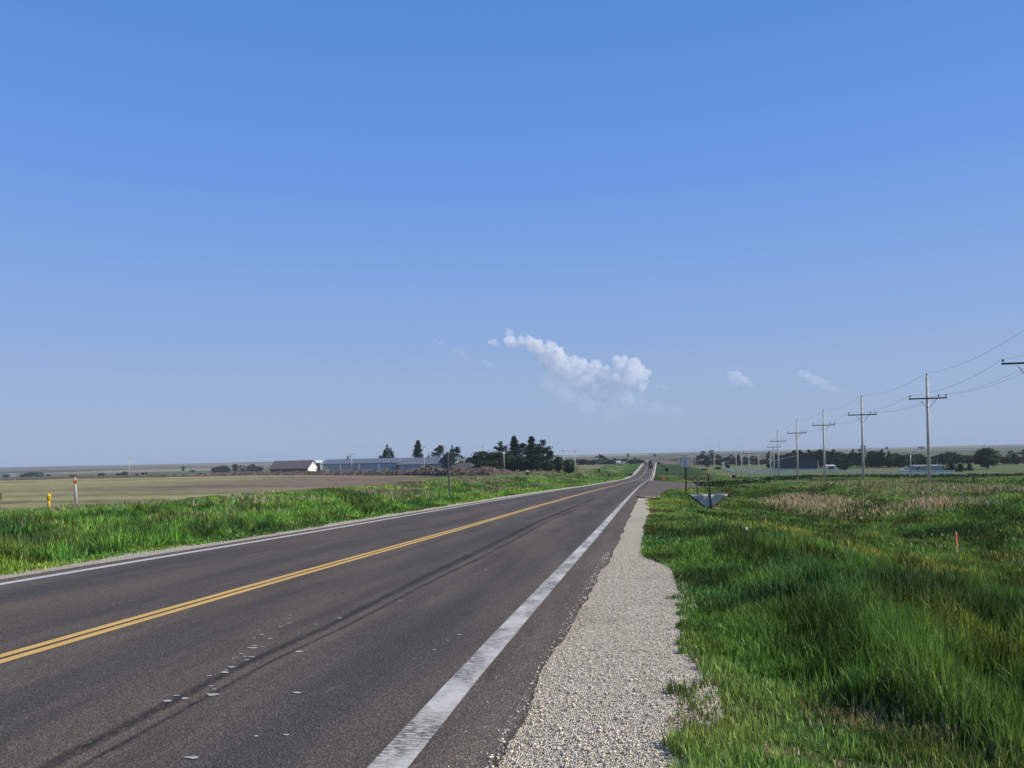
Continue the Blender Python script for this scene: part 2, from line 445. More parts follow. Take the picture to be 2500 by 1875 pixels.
c = t.mix(t.ramp(t.noise(2.6, 6, scf.outputs[0], 0.75), [(0.63, 0.0), (0.76, 0.5)]), c, (0.20, 0.18, 0.16))
t.base(c, 0.82); t.p.inputs['Specular IOR Level'].default_value = 0.25
t.bump(t.math('ADD', t.math('MULTIPLY', grain.outputs['Distance'], 1.0), t.math('MULTIPLY', t.noise(30, 4), 0.8)), 0.006, 0.9)
M_ASPHALT = t.m
Yr = ys(-25, 640)
def edge_r(Y): return 4.13 + 0.09 * sstep(6, 14, Y) + 0.06 * (fbm(Y * 0.9, Y * 0, 71, 5) - 0.5) * 2 * sstep(60, 20, Y) + 0.05 * (fbm(Y * 5, Y * 0, 72, 3) - 0.5)
def edge_l(Y): return -4.12 - 0.05 * (fbm(Y * 0.7, Y * 0, 73, 4) - 0.5) * 2
strip('road', Yr, edge_l, edge_r, 60, 0.0, M_ASPHALT)
# broken edge of the mat, a real step down to the gravel
V = []
for Yv in Yr:
    e = float(edge_r(np.array([Yv]))[0]) + float(road_x(Yv)); z = float(road_z(Yv)) + EYE
    V += [(e, Yv, z), (e + 0.015, Yv, z - 0.06)]
V = np.array(V); ie = np.arange(len(Yr) - 1) * 2
tag(link('road_edge', np_mesh('road_edge', V, np.stack([ie, ie + 2, ie + 3, ie + 1], -1), m=plain('broken_asphalt', (0.05, 0.043, 0.04), 0.9, 0.4, 20))), kind='structure')

# ---------------------------------------------------------------- markings
def paint(name, c, wear, under=(0.085, 0.077, 0.075)):
    t = NT(name)
    uvn = t.n('ShaderNodeUVMap', uv_map='lane').outputs[0]
    mp = t.n('ShaderNodeMapping'); t.t.links.new(uvn, mp.inputs['Vector']); mp.inputs['Scale'].default_value = (1.2, 0.6, 1)
    m2 = t.n('ShaderNodeMapping'); t.t.links.new(uvn, m2.inputs['Vector']); m2.inputs['Scale'].default_value = (14, 46, 1)
    a = t.ramp(t.noise(1.0, 9, m2.outputs[0], 0.8), [(wear - 0.07, 1.0), (wear + 0.07, 0.0)])
    b = t.ramp(t.noise(2.2, 5, mp.outputs[0]), [(0.42, 0.15), (0.62, 1.0)])
    k = t.math('MULTIPLY', a, b)
    col = t.mix(t.noise(40, 4), [x * 0.85 for x in c], [min(1, x * 1.1) for x in c])
    t.base(t.mix(k, col, under), 0.75)
    t.bump(t.noise(120, 3), 0.003, 0.8)
    return t.m
M_WHITE = paint('white_road_paint', (0.58, 0.57, 0.55), 0.53)
M_WHITE2 = paint('white_edge_paint', (0.50, 0.49, 0.49), 0.38)
M_YELLOW = paint('yellow_road_paint', (0.64, 0.40, 0.13), 0.40)
def ej(k): return lambda Y: k + 0.012 * (fbm(Y * 6, Y * 0, int(abs(k) * 100), 3) - 0.5)
strip('edge_line', Yr, ej(3.57), ej(3.755), 3, 0.004, M_WHITE)
strip('edge_line', Yr, ej(-3.76), ej(-3.57), 3, 0.004, M_WHITE2)
strip('centre_line', Yr, ej(-0.13), ej(-0.028), 3, 0.004, M_YELLOW)
strip('centre_line', Yr, ej(0.028), ej(0.13), 3, 0.004, M_YELLOW)
# new pale surfacing laid across the right-hand lane at the far side road
strip('road_patch', np.linspace(207, 221, 20), 0.35, 3.3, 4, 0.008, plain('pale_patch', (0.22, 0.23, 0.25), 0.6, 0.25, 0.6))
strip('road_patch', np.linspace(209, 216, 12), -1.6, -0.3, 3, 0.008, plain('buff_patch', (0.26, 0.23, 0.17), 0.7, 0.25, 0.6))
# skid mark: two dark smears
t = NT('tyre_rubber_smear')
uvn = t.n('ShaderNodeUVMap', uv_map='lane').outputs[0]
sp = t.n('ShaderNodeSeparateXYZ'); t.t.links.new(uvn, sp.inputs[0])
e = t.math('SUBTRACT', 1.0, t.math('POWER', t.math('ABSOLUTE', t.math('SUBTRACT', t.math('MULTIPLY', sp.outputs[0], 2.0), 1.0)), 1.6))
k = t.math('MULTIPLY', e, t.math('MULTIPLY', t.ramp(t.noise(22, 8, rough=0.8), [(0.38, 0.10), (0.60, 0.9)]), t.ramp(t.noise(0.9, 5), [(0.35, 0.6), (0.6, 1.0)])))
tb = t.n('ShaderNodeBsdfTransparent'); mx = t.n('ShaderNodeMixShader'); t.t.links.new(k, mx.inputs[0]); t.t.links.new(tb.outputs[0], mx.inputs[1]); t.t.links.new(t.p.outputs[0], mx.inputs[2]); t.t.links.new(mx.outputs[0], t.out.inputs[0])
t.base((0.024, 0.023, 0.024), 0.7)
M_SKID = t.m
def road_hit(px, py):
    u, v = uv(px, py); d = np.geomspace(2, 700, 6000)
    X = d * (RT.x * u / FPX + FW.x); Y = d * (RT.y * u / FPX + FW.y)
    i = int(np.argmax(-v / FPX * d <= road_z(Y))); return X[i], Y[i]
pts = [road_hit(*p) for p in [(60, 1905), (110, 1875), (431, 1709), (610, 1615), (800, 1530), (1055, 1400), (1183, 1339), (1305, 1278), (1450, 1218), (1468, 1214)]]
py_ = np.array([p[1] for p in pts]); px_ = np.array([p[0] for p in pts])
o = np.argsort(py_); py_, px_ = py_[o], px_[o]
for dx, wd, wnear in ((0.0, 0.26, 0.13), (0.27, 0.09, 0.05)):
    Y = np.linspace(py_[0], py_[-1], 160)
    c0 = np.interp(Y, py_, px_) + dx * (0.6 + 0.4 * sstep(6, 14, Y)); wdt = (wnear + (wd - wnear) * sstep(6, 14, Y)) * (1 - 0.6 * sstep(0.9, 1.0, np.linspace(0, 1, 160)))
    V = []; UVs = []
    for q, s in ((-0.5, 0.0), (0.0, 0.5), (0.5, 1.0)):
        V.append(np.c_[c0 + q * wdt, Y, road_z(Y) + EYE + 0.003]); UVs.append(np.c_[np.full(160, s), Y])
    V = np.stack(V, 1).reshape(-1, 3); UVs = np.stack(UVs, 1).reshape(-1, 2)
    tag(link('skid_mark', np_mesh('skid_mark', V, grid_faces(160, 3), uvs=UVs, m=M_SKID)), kind='structure')
# splashes of old white paint
mb = MB()
spots = [(408, 1713, 14), (452, 1707, 16), (520, 1697, 22), (432, 1700, 9), (524, 1684, 8), (515, 1676, 8), (513, 1651, 10), (548, 1643, 15), (565, 1630, 16), (552, 1638, 8), (602, 1613, 9), (598, 1604, 8), (615, 1605, 12), (570, 1609, 6), (588, 1597, 7),
         (618, 1583, 14), (622, 1578, 9), (640, 1580, 6), (606, 1582, 6), (660, 1560, 10), (620, 1558, 7), (638, 1550, 8), (632, 1541, 5), (687, 1531, 6), (705, 1522, 9), (707, 1511, 6), (708, 1503, 6), (730, 1592, 14), (731, 1547, 5), (770, 1525, 7), (468, 1851, 22),
         (725, 1693, 14), (1122, 1551, 11), (1093, 1565, 6), (1061, 1588, 8), (625, 1799, 9), (700, 1796, 12), (830, 1510, 10), (1186, 1391, 9), (1160, 1402, 5), (1251, 1372, 3), (1317, 1393, 5), (1404, 1315, 5), (1409, 1310, 6), (1416, 1305, 6), (1365, 1350, 4), (1372, 1346, 4), (1448, 1283, 4), (975, 1468, 7), (1010, 1610, 5), (905, 1640, 4)]
for px, py, hw in spots:
    X, Y = road_hit(px, py); d = math.hypot(X, Y); a = hw * d / FPX
    n = 11; vs = [(X, Y, float(road_z(Y)) + EYE + 0.005)]
    for k in range(n):
        q = 2 * math.pi * k / n; rr = a * random.uniform(0.45, 1.0)
        vs.append((X + rr * math.cos(q), Y + rr * 0.55 * math.sin(q), float(road_z(Y + rr * 0.55 * math.sin(q))) + EYE + 0.005))
    mb.add(vs, [(0, 1 + k, 1 + (k + 1) % n) for k in range(n)])
tag(mb.build('paint_splash', plain('old_white_paint', (0.42, 0.42, 0.41), 0.7, 0.3, 30)), 'small splashes of worn white paint scattered over the near lane', 'paint splash', kind='stuff')

# ---------------------------------------------------------------- gravel
t = NT('pale_gravel')
vo = t.n('ShaderNodeTexVoronoi', i_Scale=84.0); t.t.links.new(t.pos(), vo.inputs['Vector'])
vo2 = t.n('ShaderNodeTexVoronoi', i_Scale=27.0); t.t.links.new(t.pos(), vo2.inputs['Vector'])
hs = t.n('ShaderNodeSeparateColor'); t.t.links.new(vo.outputs['Color'], hs.inputs[0])
c = t.ramp(hs.outputs[0], [(0.0, (0.28, 0.23, 0.17)), (0.3, (0.60, 0.51, 0.39)), (0.7, (0.80, 0.71, 0.575)), (1.0, (0.93, 0.87, 0.75))])
gap = t.ramp(vo.outputs['Distance'], [(0.50, 1.0), (0.78, 0.30)])
c = t.mix(1.0, c, gap, 'MULTIPLY')
c = t.mix(t.ramp(t.noise(0.9, 5), [(0.55, 0.0), (0.75, 0.5)]), c, (0.24, 0.195, 0.15))
t.base(c, 0.9)
t.bump(t.math('ADD', t.math('SUBTRACT', 1.0, vo.outputs['Distance']), t.math('MULTIPLY', t.math('SUBTRACT', 1.0, vo2.outputs['Distance']), 0.7)), 0.02, 1.0)
M_GRAVEL = t.m
def gr_out(Y):
    return 4.22 + np.interp(Y, [-25, 2, 5.5, 7.5, 9, 11.5, 13.5, 20, 30, 40, 46, 60], [0.76, 0.80, 0.79, 0.86, 0.90, 0.80, 0.40, 0.38, 0.55, 0.55, 0.5, 0.35]) + 0.10 * (fbm(Y * 1.3, Y * 0, 75, 3) - 0.5)
def gfol(X, Y): return np.minimum(ground_rel(X, Y) + 0.02, road_z(Y) - 0.028)
strip('gravel_shoulder', ys(-25, 47.5, 0.2), lambda Y: np.full_like(Y, 4.02), lambda Y: gr_out(Y) + 0.22, 10, -0.005, M_GRAVEL, gfol)
strip('gravel_shoulder', ys(196, 640, 1.0), lambda Y: np.full_like(Y, 4.02), lambda Y: 5.0 + 0 * Y, 4, -0.005, M_GRAVEL, gfol)
def gl_out(Y): return -4.75 - 0.22 * (fbm(Y * 0.5, Y * 0, 77, 4) - 0.5) * 2 - 0.25 * sstep(20, 60, Y)
strip('gravel_shoulder', ys(-25, 640, 0.3), lambda Y: gl_out(Y) - 0.3, lambda Y: np.full_like(Y, -3.98), 8, -0.005, M_GRAVEL, gfol)
# loose stones on the near shoulder
n = 8000
Yp = 2.6 + 11 * rng.random(n) ** 1.7; Ap = 4.1 + rng.random(n) * (gr_out(Yp) + 0.1 - 4.1)
sprd = rng.random(n) < 0.05; Ap = np.where(sprd, 4.12 - 0.4 * rng.random(n) ** 2, Ap)
Xp = Ap + road_x(Yp); Zp = np.where(Ap < 4.2, road_z(Yp), np.minimum(ground_rel(Xp, Yp) + 0.02, road_z(Yp) - 0.028)) + EYE
ico = np.array([(0, 0, 1), (0.89, 0, 0.45), (0.28, 0.85, 0.45), (-0.72, 0.53, 0.45), (-0.72, -0.53, 0.45), (0.28, -0.85, 0.45), (0.72, 0.53, -0.45), (-0.28, 0.85, -0.45), (-0.89, 0, -0.45), (-0.28, -0.85, -0.45), (0.72, -0.53, -0.45), (0, 0, -1)])
ifc = np.array([(0, 1, 2), (0, 2, 3), (0, 3, 4), (0, 4, 5), (0, 5, 1), (1, 6, 2), (2, 7, 3), (3, 8, 4), (4, 9, 5), (5, 10, 1), (6, 7, 2), (7, 8, 3), (8, 9, 4), (9, 10, 5), (10, 6, 1), (11, 7, 6), (11, 8, 7), (11, 9, 8), (11, 10, 9), (11, 6, 10)])
sz = np.where(sprd, 0.6, 1.0) * (0.003 + 0.007 * rng.random(n) ** 2.5)
V = ico[None] * sz[:, None, None] * (0.6 + 0.7 * rng.random((n, 12, 1))) * np.array([1.2, 1, 0.75])
V += np.c_[Xp, Yp, Zp + sz * 0.4][:, None]
pc = np.repeat(np.array([[0.66, 0.585, 0.495]]) * (0.5 + 0.9 * rng.random((n, 1))), 12, 0)
t = NT('stone'); t.base(t.n('ShaderNodeVertexColor', layer_name='tint').outputs[0], 0.85)
tag(link('gravel', np_mesh('gravel', V.reshape(-1, 3), (ifc[None] + 12 * np.arange(n)[:, None, None]).reshape(-1, 3), pc, m=t.m)), 'loose pale pebbles lying on the near gravel shoulder', 'gravel', kind='stuff')

# ---------------------------------------------------------------- side road on the right
def poly_sheet(name, near, far, n, m, dz=0.05):
    a = np.array(near, float); b = np.array(far, float)
    def rs(p):
        l = np.r_[0, np.cumsum(np.hypot(*np.diff(p, axis=0).T))]; q = np.linspace(0, l[-1], n)
        return np.c_[np.interp(q, l, p[:, 0]), np.interp(q, l, p[:, 1])]
    a, b = rs(a), rs(b); s = np.linspace(0, 1, 24)[None, :, None]
    P = a[:, None] * (1 - s) + b[:, None] * s
    X, Y = P[..., 0].ravel(), P[..., 1].ravel()
    o = link(name, np_mesh(name, np.c_[X, Y, ground_rel(X, Y) + EYE + dz], grid_faces(n, 24), uvs=np.c_[X * 0 + 4.2, Y], m=m, smooth=True))
    return tag(o, kind='structure')
NEAR = [(-0.75, 47)] + [hit_above(px, py, 0.22) for px, py in ((1580, 1214), (1600, 1206), (1625, 1197), (1645, 1192), (1672, 1190.5), (1710, 1189), (1745, 1187), (1775, 1184.5))]
NEAR = [p for k, p in enumerate(NEAR) if k == 0 or p[1] > NEAR[k - 1][1]]
NEAR += [(NEAR[-1][0] + 12, NEAR[-1][1] + 6), (60, 152), (95, 170)]
nearY = np.array([p[1] for p in NEAR]); nearX = np.array([p[0] for p in NEAR])
poly_sheet('side_road', NEAR, [(0.0, 196), (2.0, 186), (5.2, 172), (8.5, 156), (11.5, 142), (16, 138), (26, 140), (60, 160), (95, 178)], 90, M_ASPHALT, 0.06)
E_ = [p for p in NEAR if p[0] < 5] 
poly_sheet('gravel_shoulder', [(x + 0.02, y + 0.1) for x, y in E_], [(x + 0.55, y - 1.6) for x, y in E_], 40, M_GRAVEL, 0.05)
poly_sheet('gravel_drive', [(3, 215), (14, 196), (26, 190)], [(3.5, 224), (14, 206), (26, 202)], 30, plain('buff_gravel', (0.34, 0.29, 0.21), 0.95, 0.2, 2), 0.07)

# ---------------------------------------------------------------- grass
t = NT('grass_blade')
vc = t.n('ShaderNodeVertexColor', layer_name='tint').outputs[0]
t.base(vc, 0.55); t.p.inputs['Specular IOR Level'].default_value = 0.25
tl = t.n('ShaderNodeBsdfTranslucent'); t.t.links.new(t.mix(1.0, vc, (1.15, 1.1, 0.7), 'MULTIPLY'), tl.inputs[0])
mx = t.n('ShaderNodeMixShader', i_0=0.24); t.t.links.new(t.p.outputs[0], mx.inputs[1]); t.t.links.new(tl.outputs[0], mx.inputs[2]); t.t.links.new(mx.outputs[0], t.out.inputs[0])
M_GRASS = t.m
def blades(X, Y, h, w, bend, col, lean=0.0):
    n = len(X); z = ground_rel(X, Y) + EYE - 0.02
    a = rng.random(n) * 2 * np.pi; b = rng.random(n) * 2 * np.pi
    wx, wy = np.cos(a) * w / 2, np.sin(a) * w / 2
    bx, by = np.cos(b) * bend * h - lean * h, np.sin(b) * bend * h
    V = np.empty((n, 5, 3))
    V[:, 0] = np.c_[X - wx, Y - wy, z]; V[:, 1] = np.c_[X + wx, Y + wy, z]
    V[:, 2] = np.c_[X - wx * .95 + bx * .3, Y - wy * .95 + by * .3, z + h * .55]; V[:, 3] = np.c_[X + wx * .95 + bx * .3, Y + wy * .95 + by * .3, z + h * .55]
    V[:, 4] = np.c_[X + bx, Y + by, z + h * (1 - 0.35 * bend)]
    F = np.array([(0, 1, 3), (0, 3, 2), (2, 3, 4)])[None] + 5 * np.arange(n)[:, None, None]
    return V.reshape(-1, 3), F.reshape(-1, 3), np.repeat(col, 5, 0)
def grow(rings, side):
    Vs, Fs, Cs, base = [], [], [], 0
    for d0, d1, den, wd in rings:
        a0, a1 = (-0.12, 0.66) if side > 0 else (-0.70, 0.16)
        n = int(den * 0.5 * (d1 ** 2 - d0 ** 2) * (a1 - a0))
        d = np.sqrt(d0 ** 2 + (d1 ** 2 - d0 ** 2) * rng.random(n)); a = a0 + (a1 - a0) * rng.random(n) - YAW
        X, Y = d * np.sin(a), d * np.cos(a)
        if side > 0:
            tE = X - (road_x(Y) + gr_out(Y))
            edge = 0.55 * (fbm(X * 0.8, Y * 3.2 * np.clip(9 / np.maximum(Y, 6), 0.3, 1), 81, 4) - 0.45)
            keep = tE > edge * np.clip(1.3 - tE, 0, 1.3)
            far_ = np.interp(Y, [100, 138, 142, 156, 172, 186, 196, 200], [99, 16, 12, 9, 5.6, 2.4, 0.5, 0.0])
            keep &= ~((Y > 47) & (Y < 200) & (X < np.minimum(np.interp(Y, nearY, nearX), far_)))
            keep &= X < 60
            t0 = np.clip(tE, 0, 50)
        else:
            tE = (road_x(Y) + gl_out(Y)) - X
            keep = tE > 0.35 * (fbm(X * 0.8, Y * 0.8, 83, 4) - 0.45)
            keep &= tE < 34 + 10 * (fbm(X / 9, Y / 9, 84) - 0.5)
            t0 = np.clip(tE, 0, 50)
        X, Y, t0, d = X[keep], Y[keep], t0[keep], d[keep]
        n = len(X)
        clump = np.clip((fbm(X / (0.35 + 0.012 * d), Y / (0.35 + 0.012 * d), 85, 3) - 0.5) * 1.9 + 0.5, 0, 1); patch = fbm(X / 5, Y / 5, 86, 3)
        thin = (clump > 0.30) | (rng.random(n) < 0.35)
        X, Y, t0, d, clump, patch = X[thin], Y[thin], t0[thin], d[thin], clump[thin], patch[thin]; n = len(X)
        if side > 0:
            dry = dryness(X, Y)
            mown = (1 - sstep(-0.25, 0.25, (Y - (4.9 + 1.1 * np.clip(1.3 - X, -1, 1) + 0.5 * (patch - 0.5)))))
            h = 0.075 + 0.29 * sstep(0.0, 1.8, t0) * (0.35 + 1.2 * clump) * (1 - 0.36 * sstep(10, 24, d)) + 0.42 * dry
            h *= 1 - 0.45 * np.exp(-((X - 2.6) / 2.6) ** 2 - ((Y - 33) / 8) ** 2)
            h = h * (1 - mown) + (0.075 + 0.06 * clump) * mown
        else:
            dry = left_dry(X, Y) * (0.30 + 0.70 * sstep(28, 60, d))
            mown = np.zeros(n)
            h = 0.08 + 0.42 * sstep(0.2, 2.2, t0) * (0.25 + 1.35 * clump) + 0.1 * dry * 0
            h *= 1 - 0.5 * sstep(24, 34, t0)
        h = h * (0.30 + 0.85 * rng.random(n))
        col = lerp(np.array([[0.098, 0.165, 0.030]]) * np.ones((n, 1)), np.array([0.190, 0.240, 0.052]), np.clip(sstep(0.42, 0.68, patch) * 0.8 + 0.25 * (rng.random(n) - 0.3), 0, 1))
        col = lerp(col, np.array([0.062, 0.130, 0.042]), sstep(0.55, 0.7, fbm(X / 2.3, Y / 2.3, 88, 3)) * 0.6)
        col = lerp(col, np.array([0.195, 0.255, 0.070]), mown * 0.8)
        pt = fbm(X / (0.5 + 0.02 * d), Y / (0.5 + 0.02 * d), 90, 3)
        col = col * (0.62 + 0.95 * sstep(0.34, 0.66, pt))[:, None]
        col[:, 0] *= 0.85 + 0.4 * sstep(0.4, 0.7, fbm(X / 1.7, Y / 1.7, 94, 3))
        straw = (rng.random(n) < 0.04 + 0.7 * mown * sstep(0.55, 0.64, fbm(X * 1.6, Y * 4.5, 89, 3)))
        isdry = rng.random(n) < dry * 0.85
        h = np.where(straw, h * 0.7, h)
        col = np.where((isdry | straw)[:, None], lerp(C_DRY[None] * np.ones((n, 1)), C_PALE if side < 0 else np.array([0.62, 0.48, 0.32]), rng.random(n)), col)
        if side < 0: col = col * np.where(isdry[:, None], 1.0, np.array([1.12, 1.30, 1.05]))
        if side > 0: col = np.where((isdry & (X > 16.5))[:, None], col * np.array([0.72, 0.82, 0.80]), col)
        col = col * (0.60 + 0.95 * rng.random((n, 1)) ** 1.4) * np.where(rng.random((n, 1)) < 0.06, 1.7, 1.0)
        w_ = wd * (0.7 + 0.6 * rng.random(n))
        bend = 0.06 + 0.42 * rng.random(n) ** 1.8
        V, F, C = blades(X, Y, h, w_, bend, col, 0.02)
        Vs.append(V); Fs.append(F + base); Cs.append(C); base += len(V)
    return np.concatenate(Vs), np.concatenate(Fs), np.concatenate(Cs)
V, F, C = grow([(2.6, 5, 6500, 0.0085), (5, 8, 4600, 0.0115), (8, 14, 2100, 0.0165), (14, 24, 850, 0.027), (24, 45, 260, 0.05), (45, 90, 75, 0.08), (90, 150, 17, 0.13), (150, 330, 3.5, 0.24)], 1)
tag(link('grass', np_mesh('grass', V, F, C, m=M_GRASS)), 'tall green grass filling the ditch right of the gravel shoulder', 'grass', kind='stuff')
V, F, C = grow([(9, 16, 1100, 0.018), (16, 28, 600, 0.03), (28, 50, 220, 0.05), (50, 95, 60, 0.085), (95, 200, 11, 0.14), (200, 400, 2.4, 0.26)], -1)
tag(link('grass', np_mesh('grass', V, F, C, m=M_GRASS)), 'green and seeding grass on the verge left of the road', 'grass', kind='stuff')

# ---------------------------------------------------------------- bank of dug soil across the left field
line = [(-120, 1170), (0, 1168.5), (150, 1166.5), (300, 1165), (450, 1163), (600, 1161.5), (760, 1160.5), (900, 1161), (1000, 1163), (1100, 1165), (1200, 1164.5), (1275, 1163)]
hp = [0.7, 0.7, 0.8, 0.9, 1.0, 1.2, 1.4, 1.5, 1.7, 2.6, 2.5, 0.2]
P = [at(px, py, d) for (px, py), d in zip(line, [520, 470, 430, 395, 370, 350, 325, 290, 265, 240, 232, 232])]
n = 1500; q = np.linspace(0, len(P) - 1, n)
bx = np.interp(q, np.arange(len(P)), [p.x for p in P]); by = np.interp(q, np.arange(len(P)), [p.y for p in P]); bh = np.interp(q, np.arange(len(P)), hp)
m_ = 34; s = np.linspace(-1, 1, m_)
X = bx[:, None] + 0 * s; Y = by[:, None] + s[None] * 5.5
Xs = X; l = q[:, None] * 30
hh = bh[:, None] * (1 - s[None] ** 2) ** 0.8
hh = hh * (0.75 + 0.5 * fbm(Xs / 9, Y / 3, 91)) + 2.0 * (1 - s[None] ** 2) * (fbm(Xs / 1.6, Y / 1.6, 92, 4) - 0.5) * np.clip(bh[:, None], 0, 1)
Z = ground_rel(X.ravel(), Y.ravel()) + EYE + np.maximum(hh.ravel(), 0) - 0.1
t = NT('dug_soil')
c = t.ramp(t.noise(0.7, 8, rough=0.75), [(0.38, (0.05, 0.034, 0.027)), (0.5, (0.15, 0.105, 0.082)), (0.62, (0.32, 0.25, 0.205))])  # soil tones spread wide, the dark ones paint in shadows between clods
t.base(c, 0.95); t.bump(t.noise(1.2, 8, rough=0.8), 1.2, 1.0)
tag(link('dirt_bank', np_mesh('dirt_bank', np.c_[X.ravel(), Y.ravel(), Z], grid_faces(n, m_), m=t.m)), kind='structure')

# ================================================================ objects
M_WOOD = plain('weathered_pole_wood', (0.58, 0.52, 0.46), 0.85, 0.3, 4)
M_WOOD2 = plain('dark_old_wood', (0.10, 0.085, 0.075), 0.9, 0.3, 6)
M_STEEL = plain('galvanised_steel', (0.36, 0.37, 0.38), 0.45, 0.15, 8, 0.6)
M_GREYW = plain('grey_sign_back', (0.10, 0.115, 0.125), 0.6, 0.12, 5)
M_WHITEP = plain('white_paint', (0.80, 0.80, 0.79), 0.6, 0.05, 4)
M_BLACK = plain('black_rubber', (0.02, 0.02, 0.022), 0.7, 0.2, 6)
M_ORANGE = plain('fluorescent_orange', (0.90, 0.15, 0.05), 0.6, 0.1, 6)
M_DARKGLASS = plain('dark_glass', (0.02, 0.024, 0.03), 0.15, 0.1, 4)
M_INSUL = plain('brown_porcelain', (0.09, 0.06, 0.05), 0.3, 0.1, 9)
M_GREENP = plain('dark_green_paint', (0.02, 0.05, 0.03), 0.6, 0.2, 6)
M_YELP = plain('yellow_plastic', (0.80, 0.46, 0.02), 0.45, 0.08, 8)
ORD = ['first', 'second', 'third', 'fourth', 'fifth', 'sixth', 'seventh', 'eighth', 'ninth', 'tenth', 'eleventh', 'twelfth', 'thirteenth', 'fourteenth', 'fifteenth', 'sixteenth', 'seventeenth', 'eighteenth', 'nineteenth', 'twentieth']

# ---------------------------------------------------------------- power line on the right
LINE_X = 26.3
def utility_pole(loc, h, label, group, arm=3.4, drop=2.15, braces=True, lean=0.0, rz=0.0, arm_off=0.0):
    t = thing('utility_pole', loc, label, 'utility pole', group, rz)
    t.rotation_euler = (0, lean, rz)
    MB().tube((0, 0, -0.3), (0, 0, h), 0.17, 0.105, 12).build('pole', M_WOOD, t, True)
    za = h - drop
    if arm:
        MB().box((arm_off, -0.16, za), (arm, 0.10, 0.13)).build('crossarm', M_WOOD2, t)
        if braces:
            for s in (-1, 1):
                MB().tube((arm_off + s * arm * 0.23, -0.22, za - 0.05), (s * 0.10, -0.17, za - 0.95), 0.025, None, 6).build('brace', M_STEEL, t)
        for x in (-arm / 2 + 0.1, 0.95 if arm > 2 else 0.3, arm / 2 - 0.1):
            MB().lathe((arm_off + x, -0.16, za + 0.06), [(0.02, 0), (0.02, 0.09), (0.075, 0.10), (0.06, 0.17), (0.08, 0.19), (0.055, 0.26), (0.01, 0.28)], 8).build('insulator', M_INSUL, t)
        MB().lathe((0, 0, h - 0.02), [(0.03, 0), (0.025, 0.12), (0.075, 0.13), (0.06, 0.2), (0.08, 0.22), (0.04, 0.3), (0.01, 0.31)], 8).build('insulator', M_INSUL, t)
    else:
        MB().lathe((0, 0, h - 0.02), [(0.03, 0), (0.025, 0.12), (0.075, 0.13), (0.05, 0.24), (0.01, 0.25)], 8).build('insulator', M_INSUL, t)
    return t
# (x of the foot, x of the top, y of the top, distance)
PL = [(2513, 2503.5, 812, 56.0), (2268, 2262.5, 918, 76.0), (2107.5, 2103.5, 971, 100.0), (2013, 2010.5, 1005, 126.0), (1947.5, 1945, 1029, 147.0), (1901, 1898.5, 1053, 173.0), (1890, 1887.5, 1072, 209.0), (1881, 1877, 1093, 265.0)]
names = ['tall utility pole cut off by the right edge of the photo, crossarm half in view', 'tallest whole utility pole with crossarm, right of the grey shed', 'utility pole with crossarm standing left of the thin grey lamp pole',
         'utility pole with crossarm just right of the dark barn', 'utility pole with crossarm in front of the middle of the dark barn', 'utility pole with crossarm in front of the left end of the dark barn',
         'utility pole immediately left of the one at the dark barn left end', 'shortest crossarm pole of the bend in the power line, left of the dark barn']
tops = []
for (xb, xt, yt, d), nm in zip(PL, names):
    p = on_ground(xb, d); top = at(xt, yt, d)
    utility_pole(p, top.z - p.z, nm, 'utility poles along the right side of the road', arm=3.4)
    tops.append((p, top.z - p.z))
def wire(name, pts, sag, label, group, r=0.011, m=None):
    mb = MB(); P = []
    for a, b in zip(pts[:-1], pts[1:]):
        L = (b - a).length
        for k in range(12):
            s = k / 12; q = a.lerp(b, s); q.z -= 4 * sag * s * (1 - s); P.append(q)
    P.append(pts[-1])
    for a, b in zip(P[:-1], P[1:]): mb.tube(a, b, r, None, 4, False)
    return tag(mb.build(name, m), label, 'power line', group)
M_WIRE = plain('grey_cable', (0.20, 0.21, 0.23), 0.5, 0.1, 2)
off = [(0, 0, 0.28), (-1.6, -0.16, -1.83), (0.95, -0.16, -1.83), (1.6, -0.16, -1.83)]
wl = ['topmost cable of the roadside power line, strung over the pole tips', 'cable strung along the left ends of the roadside crossarms', 'cable strung along the crossarms just right of the poles', 'cable strung along the right ends of the roadside crossarms']
for (ox, oy, oz), lb in zip(off, wl):
    pts = [p + Vector((ox, oy, h + oz)) for p, h in tops]
    pts = [pts[0] + (pts[0] - pts[1])] + pts
    wire('power_line', pts, 0.55, lb, 'cables of the roadside power line', 0.009, M_WIRE)
PL2 = [(1852.5, 1852, 1109, 300.0, 0), (1829, 1828, 1101, 285.0, 2.2), (1810.5, 1809.5, 1101, 306.0, 2.2), (1797.5, 1797, 1104, 325.0, 0), (1744, 1742, 1102, 330.0, 1.6), (1699, 1697, 1108, 480.0, 1.2), (1693, 1692, 1104, 520.0, 1.8), (1688, 1686.5, 1104, 560.0, 1.8), (1683, 1681.5, 1109, 620.0, 0)]
nm2 = ['bare pale pole without crossarm, just right of the two short-armed poles', 'pale pole with short crossarm, right one of the pair before the near fence', 'pale pole with short crossarm, left one of the pair before the near fence', 'bare pale pole beside the orange barrel and dark box',
       'pale pole standing alone between the white text sign and the orange barrel', 'pale distant pole in the bunch right of the text sign, rightmost', 'distant pole in the bunch right of the text sign, second from right', 'distant pole in the bunch right of the text sign, third from right', 'distant pole touching the right edge of the text sign']
tops2 = []
for (xb, xt, yt, d, arm), nm in zip(PL2, nm2):
    p = on_ground(xb, d); top = at(xt, yt, d)
    utility_pole(p, top.z - p.z, nm, 'pale poles in the valley right of the road', arm=arm, drop=0.9, braces=False)
    tops2.append(p + Vector((0, 0, top.z - p.z)))
p, d = hit(2224, 1171)
t = thing('lamp_pole', p, 'thin pale grey lamp pole between two crossarm poles on the right', 'lamp pole')
hh = at(2222, 1103, d).z - p.z
